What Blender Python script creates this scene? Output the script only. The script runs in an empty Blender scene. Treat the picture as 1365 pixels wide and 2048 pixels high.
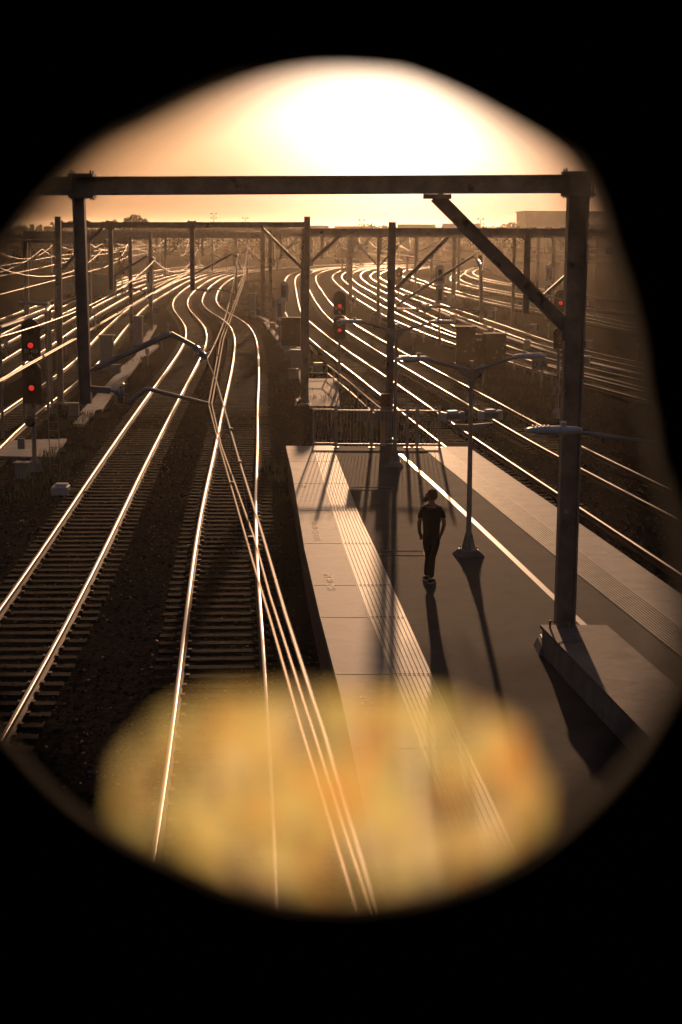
import bpy, bmesh, math, random
import numpy as np
from mathutils import Vector, Matrix
R = math.radians
random.seed(7); rng = np.random.default_rng(7)
sc = bpy.context.scene
col = sc.collection

# ------------------------------------------------------------------ camera
CAM_H = 7.7                       # eye of a person on the footbridge, above rail level
PITCH, ROLL, F = R(9.749), R(.3), 3300.0
camd = bpy.data.cameras.new("camera"); cam = bpy.data.objects.new("camera", camd); col.objects.link(cam)
camd.sensor_fit = 'VERTICAL'; camd.sensor_height = 36; camd.sensor_width = 24
camd.lens = F / 2048 * 36
camd.clip_start = .05; camd.clip_end = 9000
cam.location = (0, 0, CAM_H)
camrot = Matrix.Rotation(math.pi / 2 - PITCH, 3, 'X') @ Matrix.Rotation(ROLL, 3, 'Z')
cam.rotation_euler = camrot.to_euler()
camd.dof.use_dof = True; camd.dof.focus_distance = 34
camd.dof.aperture_fstop = camd.lens / 1000 / .019      # a 16.5 mm wide lens opening
sc.camera = cam

# ------------------------------------------------------------------ sky, sun, exposure
SUN_EL, SUN_AZ = R(5.7), R(1.8)   # azimuth clockwise from +Y
sunv = Vector((math.sin(SUN_AZ) * math.cos(SUN_EL), math.cos(SUN_AZ) * math.cos(SUN_EL), math.sin(SUN_EL)))
w = bpy.data.worlds.new("World"); sc.world = w; w.use_nodes = True
nt = w.node_tree; nt.nodes.clear()
wo = nt.nodes.new('ShaderNodeOutputWorld'); bg = nt.nodes.new('ShaderNodeBackground')
sky = nt.nodes.new('ShaderNodeTexSky'); sky.sky_type = 'NISHITA'; sky.sun_disc = False
sky.sun_elevation = SUN_EL; sky.sun_rotation = SUN_AZ; sky.dust_density = 3.6; sky.air_density = 1.6; sky.ozone_density = .6
bg.inputs[1].default_value = .05
tint = nt.nodes.new('ShaderNodeMix'); tint.data_type = 'RGBA'; tint.blend_type = 'MULTIPLY'; tint.inputs[0].default_value = 1
tint.inputs[7].default_value = (.97, .94, 1.7, 1); nt.links.new(sky.outputs[0], tint.inputs[6])
# the bright aureole that hazy air forms around the low sun
gc = nt.nodes.new('ShaderNodeTexCoord'); dp = nt.nodes.new('ShaderNodeVectorMath'); dp.operation = 'DOT_PRODUCT'
dp.inputs[1].default_value = sunv; nrm = nt.nodes.new('ShaderNodeVectorMath'); nrm.operation = 'NORMALIZE'
nt.links.new(gc.outputs['Generated'], nrm.inputs[0]); nt.links.new(nrm.outputs[0], dp.inputs[0])
def lobe(power, amp):
    mx_ = nt.nodes.new('ShaderNodeMath'); mx_.operation = 'MAXIMUM'; mx_.inputs[1].default_value = 0; nt.links.new(dp.outputs['Value'], mx_.inputs[0])
    pw = nt.nodes.new('ShaderNodeMath'); pw.operation = 'POWER'; pw.inputs[1].default_value = power; nt.links.new(mx_.outputs[0], pw.inputs[0])
    ml = nt.nodes.new('ShaderNodeMath'); ml.operation = 'MULTIPLY'; ml.inputs[1].default_value = amp; nt.links.new(pw.outputs[0], ml.inputs[0]); return ml
l1, l2 = lobe(400, 100), lobe(70, 7)
la = nt.nodes.new('ShaderNodeMath'); la.operation = 'ADD'; nt.links.new(l1.outputs[0], la.inputs[0]); nt.links.new(l2.outputs[0], la.inputs[1])
gl = nt.nodes.new('ShaderNodeVectorMath'); gl.operation = 'SCALE'; gl.inputs[0].default_value = (1, .84, .68); nt.links.new(la.outputs[0], gl.inputs['Scale'])
ad = nt.nodes.new('ShaderNodeVectorMath'); ad.operation = 'ADD'; hs = nt.nodes.new('ShaderNodeHueSaturation'); hs.inputs['Saturation'].default_value = .84; nt.links.new(tint.outputs[2], hs.inputs['Color']); nt.links.new(hs.outputs[0], ad.inputs[0]); nt.links.new(gl.outputs[0], ad.inputs[1])
nt.links.new(ad.outputs[0], bg.inputs[0]); nt.links.new(bg.outputs[0], wo.inputs[0])
sd = bpy.data.lights.new("sun", 'SUN'); sun = bpy.data.objects.new("sun", sd); col.objects.link(sun)
sd.energy = 5.0; sd.angle = R(.5); sd.color = (1.0, .57, .31)
sun.rotation_euler = (-sunv).to_track_quat('-Z', 'Y').to_euler(); sun.location = (0, 0, 30)
sc.view_settings.view_transform = 'Standard'; sc.view_settings.look = 'None'
sc.view_settings.gamma = 1; sc.view_settings.exposure = -0.8
sc.cycles.use_denoising = True
sc.cycles.volume_bounces = 1; sc.cycles.max_bounces = 8; sc.cycles.transparent_max_bounces = 12
sc.cycles.sample_clamp_indirect = 6

OUT = [(700,128),(820,138),(900,168),(1000,215),(1080,258),(1140,312),(1188,390),(1218,490),(1238,630),(1262,780),(1288,920),(1318,1050),(1342,1180),(1358,1290),(1310,1385),(1255,1482),(1165,1585),(1065,1672),(965,1728),(850,1768),(720,1786),(600,1782),(480,1754),(360,1698),(250,1642),(140,1560),(60,1472),(0,1400),(-45,1300),(-72,1150),(-80,950),(-62,750),(-30,600),(20,480),(70,420),(130,362),(200,302),(300,238),(400,190),(480,160),(560,138),(620,129)]
OUT = [((x - 660) * (.94 if y < 500 else .98 if y < 1000 else 1) + 660, y + (34 if y < 300 else 12 if y < 500 else 0)) for x, y in OUT]
def ray(x, y):                    # direction of a point of the 1365x2048 photograph
    return camrot @ Vector(((x - 682.5) / F, -(y - 1024) / F, -1))
def G(x, y, z=0):                 # where that line of sight meets the level z
    d = ray(x, y); t = (z - CAM_H) / d.z
    return Vector((d.x * t, d.y * t, z))
def Q(x, y, D):                   # where it is D metres ahead
    d = ray(x, y); t = D / d.y
    return Vector((d.x * t, D, CAM_H + d.z * t))

# ------------------------------------------------------------------ materials
MATS = {}
def mat(name, base, rough=.7, metal=0, spec=.5, noise=None, bump=None, emit=None, wear=None, coord='Object'):
    """noise=(scale, amount, dark) varies the base; bump=(scale, strength, dist); wear=(colour, scale, threshold)"""
    m = bpy.data.materials.new(name); m.use_nodes = True; t = m.node_tree; N = t.nodes; L = t.links
    b = N['Principled BSDF']
    b.inputs['Base Color'].default_value = (*base, 1); b.inputs['Roughness'].default_value = rough
    b.inputs['Metallic'].default_value = metal; b.inputs['Specular IOR Level'].default_value = spec
    tc = N.new('ShaderNodeTexCoord') if coord == 'Object' else None
    gm = N.new('ShaderNodeNewGeometry') if coord == 'World' else None
    src = tc.outputs['Object'] if tc else gm.outputs['Position']
    last = None
    if noise:
        n = N.new('ShaderNodeTexNoise'); n.inputs['Scale'].default_value = noise[0]; n.inputs['Detail'].default_value = 6
        n.inputs['Roughness'].default_value = .65
        L.new(src, n.inputs['Vector'])
        mp = N.new('ShaderNodeMapRange'); mp.inputs[1].default_value = .3; mp.inputs[2].default_value = .7
        L.new(n.outputs['Fac'], mp.inputs[0])
        mx = N.new('ShaderNodeMix'); mx.data_type = 'RGBA'
        mx.inputs[6].default_value = (*[c * noise[1] for c in base], 1); mx.inputs[7].default_value = (*[min(1, c * noise[2]) for c in base], 1)
        L.new(mp.outputs[0], mx.inputs[0]); last = mx.outputs[2]
    if wear:
        n2 = N.new('ShaderNodeTexNoise'); n2.inputs['Scale'].default_value = wear[1]; n2.inputs['Detail'].default_value = 8
        L.new(src, n2.inputs['Vector'])
        rp = N.new('ShaderNodeMapRange'); rp.inputs[1].default_value = wear[2]; rp.inputs[2].default_value = wear[2] + .06
        L.new(n2.outputs['Fac'], rp.inputs[0])
        mx2 = N.new('ShaderNodeMix'); mx2.data_type = 'RGBA'; mx2.inputs[7].default_value = (*wear[0], 1)
        if last: L.new(last, mx2.inputs[6])
        else: mx2.inputs[6].default_value = (*base, 1)
        L.new(rp.outputs[0], mx2.inputs[0]); last = mx2.outputs[2]
    if last: L.new(last, b.inputs['Base Color'])
    if bump:
        n3 = N.new('ShaderNodeTexNoise'); n3.inputs['Scale'].default_value = bump[0]; n3.inputs['Detail'].default_value = 5
        L.new(src, n3.inputs['Vector'])
        bp = N.new('ShaderNodeBump'); bp.inputs['Strength'].default_value = bump[1]; bp.inputs['Distance'].default_value = bump[2]
        L.new(n3.outputs['Fac'], bp.inputs['Height']); L.new(bp.outputs[0], b.inputs['Normal'])
    if emit:
        b.inputs['Emission Color'].default_value = (*emit[0], 1); b.inputs['Emission Strength'].default_value = emit[1]
    MATS[name] = m; return m
steel_top = mat('rail_steel', (.66, .6, .55), .36, 1, bump=(3, .04, .01), coord='World')
rust = mat('rust', (.13, .07, .04), .75, .2, noise=(9, .5, 1.5))
timber = mat('sleeper_timber', (.03, .02, .014), 1, 0, .03, noise=(2.2, .2, 2.6), bump=(14, .5, .02), coord='World')
ballast_m = mat('ballast', (.022, .0185, .016), 1, 0, 0, noise=(13, .3, 2.6), bump=(11, .8, .06), coord='World')
dirt = mat('dirt', (.045, .034, .024), 1, 0, 0, noise=(.35, .55, 1.5), bump=(3, .6, .08), wear=((.05, .06, .025), .12, .56), coord='World')
asphalt = mat('asphalt', (.058, .049, .043), .9, 0, .25, noise=(1.1, .62, 1.5), bump=(34, .5, .008), wear=((.16, .14, .12), 21, .68), coord='World')
coping_m = mat('coping_concrete', (.3, .27, .24), .68, 0, .35, noise=(2.2, .7, 1.2), bump=(9, .18, .012), wear=((.2, .18, .16), 1.3, .6), coord='World')
brick_face = mat('platform_brick', (.12, .08, .06), .85, noise=(4, .6, 1.4), bump=(16, .5, .02), coord='World')
tactile_m = mat('tactile_paving', (.4, .33, .23), .6, 0, .4, noise=(3, .75, 1.15), coord='World')
paint_m = mat('line_paint', (.62, .56, .47), .4, noise=(6, .8, 1.1), wear=((.2, .18, .15), 9, .62), coord='World')
letter_m = mat('lettering_paint', (.6, .5, .32), .6)
galv = mat('galvanised_steel', (.5, .46, .42), .5, .55, noise=(4, .7, 1.25), wear=((.16, .1, .07), 3, .66))
dark_steel = mat('dark_steel', (.38, .32, .27), .55, .3, noise=(3, .6, 1.3), wear=((.1, .05, .03), 2.4, .64))
lampgrey = mat('lamp_grey', (.72, .74, .76), .4, .1, noise=(5, .85, 1.1))
glass_m = mat('lamp_glass', (.5, .5, .5), .15, 0)
porcelain = mat('porcelain', (.5, .5, .52), .2)
copper = mat('wire_copper', (.2, .13, .07), .5, 1)
cablem = mat('wire_steel', (.17, .14, .11), .5, 1)
black_p = mat('signal_black', (.012, .012, .012), .6)
sig_back = mat('signal_back_grey', (.65, .68, .72), .5)
red_e = mat('red_aspect', (.6, .02, .015), .4, emit=((1, .045, .03), 1.0))
white_p = mat('white_paint', (.7, .68, .64), .5, noise=(6, .85, 1.05))
concrete = mat('concrete', (.26, .235, .21), .8, noise=(2.5, .65, 1.3), bump=(8, .4, .02), coord='World')
cabinet_m = mat('cabinet_grey', (.33, .34, .31), .55, noise=(3, .8, 1.15), wear=((.2, .25, .3), 6, .62))
hut_brown = mat('hut_brown', (.05, .016, .01), .85, 0, .2, noise=(4, .6, 1.4), wear=((.3, .28, .26), 5, .64))
blk_cloth = mat('black_cotton', (.012, .011, .011), .85, noise=(14, .7, 1.4), bump=(30, .3, .01))
MATS['black_cotton'].node_tree.nodes['Principled BSDF'].inputs['Sheen Weight'].default_value = .05
blk_denim = mat('black_denim', (.015, .014, .016), .8, noise=(14, .7, 1.4), bump=(30, .3, .01))
skin = mat('skin', (.42, .24, .16), .5)
hair_m = mat('ginger_hair', (.22, .09, .035), .6, noise=(60, .5, 1.6), bump=(80, .8, .01))
rubber_w = mat('white_rubber', (.6, .58, .55), .6)
leafm = mat('leaves', (.06, .07, .028), .6, noise=(1.2, .6, 1.6))
grassm = mat('grass_blades', (.1, .12, .035), .6, noise=(.8, .7, 1.5))
bark = mat('bark', (.09, .065, .045), .9, noise=(6, .6, 1.4))
hill_m = mat('hill', (.05, .05, .04), .9, noise=(.02, .7, 1.4), coord='World')
wall_pale = mat('pale_wall', (.4, .35, .3), .8, noise=(.5, .85, 1.1))
wall_brick = mat('brick_wall', (.24, .15, .1), .85, noise=(.8, .8, 1.2))
roof_m = mat('metal_roof', (.2, .2, .21), .5, .3, noise=(.6, .8, 1.2))
winglass = mat('window_glass', (.03, .035, .04), .1)
graff = mat('graffiti_wall', (.2, .17, .15), .85, noise=(.8, .6, 1.5), wear=((.12, .2, .26), .9, .57))
bridge_dark = mat('bridge_paint_black', (.006, .006, .006), .9)
sign_bg = mat('sign_grey', (.22, .25, .24), .6)

# film added for the golden glow: scatters the sun, glow colours mottled in
def film_material():
    m = bpy.data.materials.new('glow_film'); m.use_nodes = True; t = m.node_tree; N = t.nodes; L = t.links; N.clear()
    out = N.new('ShaderNodeOutputMaterial'); tr = N.new('ShaderNodeBsdfTransparent'); tl = N.new('ShaderNodeBsdfTranslucent')
    mx = N.new('ShaderNodeMixShader'); tc = N.new('ShaderNodeTexCoord')
    mpg = N.new('ShaderNodeMapping'); mpg.inputs['Scale'].default_value = (1, 1, .5); L.new(tc.outputs['Object'], mpg.inputs[0])
    n = N.new('ShaderNodeTexNoise'); n.inputs['Scale'].default_value = 105; n.inputs['Detail'].default_value = 2
    L.new(mpg.outputs[0], n.inputs['Vector'])
    cr = N.new('ShaderNodeValToRGB'); e = cr.color_ramp.elements
    e[0].position = .3; e[0].color = (1, .56, .22, 1); e[1].position = .72; e[1].color = (1, .96, .74, 1)
    k = e.new(.45); k.color = (.95, .87, .38, 1); k = e.new(.55); k.color = (.88, .95, .5, 1); k = e.new(.63); k.color = (.98, .84, .5, 1)
    L.new(n.outputs['Fac'], cr.inputs[0]); L.new(cr.outputs[0], tl.inputs[0])
    n2 = N.new('ShaderNodeTexNoise'); n2.inputs['Scale'].default_value = 90; n2.inputs['Detail'].default_value = 1; L.new(mpg.outputs[0], n2.inputs['Vector'])
    mr = N.new('ShaderNodeMapRange'); mr.inputs[1].default_value = .38; mr.inputs[2].default_value = .62; mr.inputs[3].default_value = .14; mr.inputs[4].default_value = .66
    L.new(n2.outputs['Fac'], mr.inputs[0]); L.new(mr.outputs[0], mx.inputs[0])
    L.new(tr.outputs[0], mx.inputs[1]); L.new(tl.outputs[0], mx.inputs[2]); L.new(mx.outputs[0], out.inputs[0])
    return m
film_m = film_material()

# ------------------------------------------------------------------ object helpers
def tag(o, label=None, cat=None, group=None, kind=None):
    if label: o['label'] = label
    if cat: o['category'] = cat
    if group: o['group'] = group
    if kind: o['kind'] = kind
    return o
def empty(name, loc, label, cat, group=None, rz=0):
    o = bpy.data.objects.new(name, None); col.objects.link(o); o.location = loc; o.rotation_euler = (0, 0, rz); o.empty_display_size = .3
    return tag(o, label, cat, group)
class MB:
    def __init__(s): s.v = []; s.f = []; s.m = []
    def add(s, vs, fs, mi=0):
        o = len(s.v); s.v += [tuple(v) for v in vs]; s.f += [tuple(i + o for i in f) for f in fs]; s.m += [mi] * len(fs); return s
    def box(s, c, d, rot=None, mi=0, taper=1):
        hx, hy, hz = d[0] / 2, d[1] / 2, d[2] / 2; c = Vector(c); vs = []
        for z in (-hz, hz):
            k = 1 if z < 0 else taper
            for x, y in ((-hx, -hy), (hx, -hy), (hx, hy), (-hx, hy)):
                p = Vector((x * k, y * k, z)); p = rot @ p if rot else p; vs.append(c + p)
        return s.add(vs, [(3, 2, 1, 0), (4, 5, 6, 7), (0, 1, 5, 4), (1, 2, 6, 5), (2, 3, 7, 6), (3, 0, 4, 7)], mi)
    def bar(s, a, b, wd, h, up=(0, 0, 1), mi=0):
        a, b = Vector(a), Vector(b); d = (b - a); L = d.length; d.normalize(); up = Vector(up)
        if abs(d.dot(up)) > .98: up = Vector((0, 1, 0))
        x = d.cross(up).normalized(); z = x.cross(d).normalized()
        rot = Matrix((x, d, z)).transposed()
        return s.box((a + b) / 2, (wd, L, h), rot, mi)
    def ibeam(s, a, b, wd, h, tf=.02, tw=.014, up=(0, 0, 1), mi=0):
        a, b = Vector(a), Vector(b); d = (b - a).normalized(); up = Vector(up)
        if abs(d.dot(up)) > .98: up = Vector((0, 1, 0))
        x = d.cross(up).normalized(); z = x.cross(d).normalized(); o = z * (h / 2 - tf / 2)
        s.bar(a + o, b + o, wd, tf, up, mi); s.bar(a - o, b - o, wd, tf, up, mi); s.bar(a, b, tw, h - 2 * tf, up, mi); return s
    def tube(s, pts, r, n=8, mi=0, cap=True):
        pts = [Vector(p) for p in pts]; rs = r if isinstance(r, (list, tuple)) else [r] * len(pts); vs = []
        prev = None
        for i, p in enumerate(pts):
            d = (pts[min(i + 1, len(pts) - 1)] - pts[max(i - 1, 0)]).normalized()
            u = prev if prev is not None else (Vector((0, 0, 1)) if abs(d.z) < .9 else Vector((1, 0, 0)))
            x = d.cross(u); x = x.normalized() if x.length > 1e-5 else Vector((1, 0, 0)); z = x.cross(d).normalized(); prev = z
            for k in range(n):
                a = 2 * math.pi * k / n; vs.append(p + (x * math.cos(a) + z * math.sin(a)) * rs[i])
        fs = [(i * n + k, i * n + (k + 1) % n, (i + 1) * n + (k + 1) % n, (i + 1) * n + k) for i in range(len(pts) - 1) for k in range(n)]
        if cap: fs += [tuple(range(n))[::-1], tuple((len(pts) - 1) * n + k for k in range(n))]
        return s.add(vs, fs, mi)
    def lathe(s, prof, c=(0, 0, 0), n=16, rot=None, mi=0):
        c = Vector(c); vs = []
        for r, z in prof:
            for k in range(n):
                a = 2 * math.pi * k / n; p = Vector((r * math.cos(a), r * math.sin(a), z)); vs.append(c + (rot @ p if rot else p))
        m = len(prof)
        fs = [(i * n + k, i * n + (k + 1) % n, (i + 1) * n + (k + 1) % n, (i + 1) * n + k) for i in range(m - 1) for k in range(n)]
        fs += [tuple(range(n))[::-1], tuple((m - 1) * n + k for k in range(n))]
        return s.add(vs, fs, mi)
    def prism(s, poly, a, b, axis='z', mi=0):
        n = len(poly)
        def P(p, t): return (p[0], p[1], t) if axis == 'z' else (p[0], t, p[1])
        vs = [P(p, a) for p in poly] + [P(p, b) for p in poly]
        return s.add(vs, [tuple(range(n))[::-1], tuple(range(n, 2 * n))] + [(i, (i + 1) % n, n + (i + 1) % n, n + i) for i in range(n)], mi)
    def build(s, name, mats, parent=None, smooth=False, bevel=0, world=None):
        me = bpy.data.meshes.new(name); me.from_pydata(s.v, [], s.f)
        for m in (mats if isinstance(mats, (list, tuple)) else [mats]): me.materials.append(m)
        me.polygons.foreach_set('material_index', s.m)
        if smooth: me.polygons.foreach_set('use_smooth', [True] * len(s.f))
        me.update()
        bm = bmesh.new(); bm.from_mesh(me); bmesh.ops.recalc_face_normals(bm, faces=bm.faces); bm.to_mesh(me); bm.free()
        o = bpy.data.objects.new(name, me); col.objects.link(o)
        if parent is not None:
            o.parent = parent
        if bevel:
            bv = o.modifiers.new('bevel', 'BEVEL'); bv.width = bevel; bv.segments = 2; bv.limit_method = 'ANGLE'
        return o
def copy_tree(o, parent=None):
    c = o.copy(); col.objects.link(c)
    if parent is not None: c.parent = parent
    for ch in list(o.children): copy_tree(ch, c)
    return c
def catmull(pts, step=1.0):
    P = [Vector((*p, 0)) if len(p) == 2 else Vector(p) for p in pts]; P = [P[0] * 2 - P[1]] + P + [P[-1] * 2 - P[-2]]
    out = []
    for i in range(1, len(P) - 2):
        n = max(2, int((P[i + 1] - P[i]).length / step))
        for k in range(n):
            t = k / n; a, b, c, d = P[i - 1], P[i], P[i + 1], P[i + 2]
            out.append(.5 * ((2 * b) + (c - a) * t + (2 * a - 5 * b + 4 * c - d) * t * t + (3 * b - a - 3 * c + d) * t ** 3))
    out.append(P[-2]); return out
def smooth_path(pts, it=6):
    pts = [p.copy() for p in pts]
    for _ in range(it):
        q = [p.copy() for p in pts]
        for i in range(1, len(pts) - 1): pts[i] = (q[i - 1] + q[i] * 2 + q[i + 1]) / 4
    return pts
def text_mesh(s, size, m, name, parent, M, ext=.003):
    cu = bpy.data.curves.new(name, 'FONT'); cu.body = s; cu.size = size; cu.extrude = ext; cu.align_x = 'CENTER'; cu.align_y = 'CENTER'
    o = bpy.data.objects.new(name + '_tmp', cu); col.objects.link(o)
    dg = bpy.context.evaluated_depsgraph_get(); me = bpy.data.meshes.new_from_object(o.evaluated_get(dg))
    bpy.data.objects.remove(o); me.materials.clear(); me.materials.append(m); me.transform(M)
    r = bpy.data.objects.new(name, me); col.objects.link(r)
    if parent is not None: r.parent = parent
    return r

# ------------------------------------------------------------------ ground
mb = MB(); mb.add([(-1500, -90, -.3), (1500, -90, -.3), (1500, 2900, -.3), (-1500, 2900, -.3)], [(0, 1, 2, 3)])
tag(mb.build('ground', dirt), kind='structure')
# the yard's ballast: a relief of stones near the camera, a plain sheet farther off
def ballast_sheet():
    xs = np.arange(-17, 13.01, .085); ys = np.concatenate([np.arange(9, 60, .085), np.arange(60, 98, .14)])
    X, Y = np.meshgrid(xs, ys); n = X.shape
    h = rng.random(n); h2 = rng.random(n); h = (h + np.roll(h2, 1, 0)) / 2
    low = np.kron(rng.random((n[0] // 12 + 2, n[1] // 12 + 2)), np.ones((12, 12)))[:n[0], :n[1]]
    for _ in range(10): low = (low + np.roll(low, 1, 0) + np.roll(low, -1, 0) + np.roll(low, 1, 1) + np.roll(low, -1, 1)) / 5
    Z = -.235 + h * .04 + (low - .5) * .03
    X = X + (rng.random(n) - .5) * .05; Y = Y + (rng.random(n) - .5) * .05
    V = np.stack([X, Y, Z], -1).reshape(-1, 3); idx = np.arange(n[0] * n[1]).reshape(n)
    Fc = np.stack([idx[:-1, :-1], idx[:-1, 1:], idx[1:, 1:], idx[1:, :-1]], -1).reshape(-1, 4)
    me = bpy.data.meshes.new('ballast'); me.vertices.add(len(V)); me.vertices.foreach_set('co', V.ravel())
    me.loops.add(Fc.size); me.loops.foreach_set('vertex_index', Fc.ravel()); me.polygons.add(len(Fc))
    me.polygons.foreach_set('loop_start', np.arange(0, Fc.size, 4)); me.polygons.foreach_set('loop_total', np.full(len(Fc), 4))
    me.update(); me.materials.append(ballast_m)
    o = bpy.data.objects.new('ballast', me); col.objects.link(o); tag(o, kind='structure')
ballast_sheet()
mb = MB(); mb.add([(-40, -40, -.27), (45, -40, -.27), (60, 430, -.27), (-50, 430, -.27)], [(0, 1, 2, 3)])
tag(mb.build('yard_ground', ballast_m), kind='structure')
def stones():
    mb = MB(); base = [Vector(v) for v in ((1, 0, -.3), (-.5, .8, -.3), (-.6, -.8, -.3), (.2, .1, .8), (.6, .7, .2), (-.9, 0, .3))]
    fs = [(0, 4, 3), (4, 1, 3), (1, 5, 3), (5, 2, 3), (2, 0, 3), (0, 1, 4), (1, 2, 5)]
    rs = random.Random(11)
    for _ in range(42000):
        y = 10 + 85 * rs.random() ** 1.5; x = rs.uniform(-15, 12.5); sc_ = rs.uniform(.02, .046); rot = Matrix.Rotation(rs.uniform(0, 6.28), 3, 'Z') @ Matrix.Rotation(rs.uniform(-.9, .9), 3, 'X')
        c = Vector((x, y, -.2)); mb.add([c + rot @ (v * sc_) for v in base], fs, rs.choice((0, 0, 0, 0, 1)))
    tag(mb.build('loose_stones', [mat('stone_dark', (.034, .028, .024), 1, 0, 0), mat('stone_pale', (.17, .13, .105), .7, 0, .3)]), 'loose broken stones scattered over the ballast and sleepers', 'stones', kind='stuff')
stones()

# ------------------------------------------------------------------ tracks
RP = [(-.036, -.014), (-.031, -.005), (-.021, -.0012), (0, 0), (.021, -.0012), (.031, -.005), (.036, -.014), (.036, -.035), (.01, -.05), (.01, -.14), (.07, -.165), (.07, -.172), (-.07, -.172), (-.07, -.165), (-.01, -.14), (-.01, -.05), (-.036, -.035)]
HEADF = (0, 1, 2, 3, 4, 5, 6, len(RP) - 1)
def rail_mesh(path, off):
    mb = MB(); n = len(RP); vs = []
    for i, p in enumerate(path):
        d = (path[min(i + 1, len(path) - 1)] - path[max(i - 1, 0)]).normalized(); x = Vector((d.y, -d.x, 0))
        c = p + x * off
        for a, b in RP: vs.append(c + x * a + Vector((0, 0, b)))
    for i in range(len(path) - 1):
        for k in range(n):
            mb.add([], []); mb.f.append((i * n + k, i * n + (k + 1) % n, (i + 1) * n + (k + 1) % n, (i + 1) * n + k)); mb.m.append(0 if k in HEADF else 1)
    mb.v = vs; return mb
def sleeper_mb(c, d, near):
    x = Vector((d.y, -d.x, 0)); mb = MB()
    a = math.atan2(d.x, d.y); rot = Matrix.Rotation(-a, 3, 'Z')
    mb.box((0, 0, -.235), (2.45, .235, .12), rot)
    if near:
        for sx in (-.75, .75):
            for o in (-.11, .11): mb.box(rot @ Vector((sx + o, 0, -.155)), (.07, .12, .04), rot, 1)
    return mb
def track(label, pts, near_n=0, spacing=.61, ys=0):
    path = smooth_path(catmull(pts, 2.2), 10)
    t = empty('railway_track', (0, 0, 0), label, 'railway track', 'railway tracks of the yard')
    for s in (-1, 1):
        ro = rail_mesh(path, s * .7525).build('rail', [steel_top, rust], t); me = ro.data; mi = np.zeros(len(me.polygons), np.int32)
        me.polygons.foreach_get('material_index', mi); me.polygons.foreach_set('use_smooth', mi == 0); me.update()
    acc = 0; nxt = 0; rest = MB(); k = 0; rs = random.Random(len(label)); proto = None
    for i in range(len(path) - 1):
        L = (path[i + 1] - path[i]).length; d = (path[i + 1] - path[i]).normalized()
        while nxt < acc + L:
            p = path[i] + d * (nxt - acc); nxt += spacing
            if p.y < ys: continue
            if k < near_n:
                jit = rs.uniform(-.03, .03)
                if proto is None:
                    o = sleeper_mb(p, Vector((0, 1, 0)), True).build('sleeper', [timber, rust], t); proto = o
                else:
                    o = proto.copy(); col.objects.link(o); o.parent = t
                o.location = (p.x + jit, p.y, rs.uniform(-.012, .004)); o.rotation_euler = (0, 0, -math.atan2(d.x, d.y) + rs.uniform(-.012, .012)); k += 1
            elif p.y < 330:
                m = sleeper_mb(p, d, False); rest.add([(v[0] + p.x, v[1] + p.y, v[2]) for v in m.v], m.f)
        acc += L
    if rest.v: tag(rest.build('sleepers' if near_n else 'sleeper', timber, t), kind='stuff')
    return path
TR = {}
TR[1] = track('leftmost of the two near tracks, passing left of the white box on the ground', [(-4.9, -30), (-5.3, 0), (-5.8, 20), (-6.22, 33.3), (-6.75, 44), (-7.25, 54), (-8.3, 77), (-9.35, 101), (-10.1, 114.2), (-10.95, 125), (-11.85, 133), (-12.9, 141), (-14.6, 153), (-16.1, 165), (-16.9, 173), (-18, 187), (-19.15, 207), (-19.9, 225), (-20.6, 246), (-20.9, 267), (-20.4, 288), (-18.6, 308), (-14, 330), (-6, 352), (6, 376), (24, 404)], 100, ys=14)
TR[2] = track('track running under the crossed overhead wires beside the platform left edge', [(.1, -30), (-.9, 5), (-1.62, 21), (-1.9, 25.5), (-2.2, 30), (-2.62, 36.4), (-3.05, 43.2), (-3.85, 60.6), (-4.35, 70), (-5.3, 90.6), (-6.33, 109.5), (-6.7, 115.5), (-7.28, 123), (-8.25, 133.3), (-9.9, 145), (-11.8, 156.5), (-13.5, 170), (-14.8, 185), (-16.4, 211), (-17.4, 236), (-18.0, 264), (-17.4, 288), (-15.6, 308), (-11, 331), (-3, 354), (9, 377), (26, 400)], 100, ys=12)
TR[7] = track('track running along the right edge of the platform past the fence end', [(13.5, -20), (10.7, 5), (8.9, 20), (7.0, 36.7), (5.95, 46), (4.12, 62.4), (2.15, 81.8), (1.2, 91), (-1.05, 112.2), (-3.3, 137), (-4.6, 155), (-5.3, 173), (-6.5, 208), (-7.4, 235), (-8.1, 262), (-8.1, 285), (-7.0, 305), (-4, 326), (1, 344), (10, 362), (24, 380)], 100, ys=46)
TR[9] = track('second track right of the platform, passing left of the brown huts', [(18.6, -20), (15.5, 5), (13.2, 20), (8.22, 56.6), (7.03, 67.2), (6.45, 73.4), (5.24, 84.5), (3.93, 96.8), (3.4, 102), (.97, 127.6), (.1, 137.8), (-.95, 154), (-2.22, 180.6), (-3.2, 205.8), (-4.42, 240), (-5, 267), (-4.8, 290), (-3.2, 318), (-.2, 338), (7, 354), (22, 372)], 100, ys=58)
G1 = 'far track in the bend right of the central mast'
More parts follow.
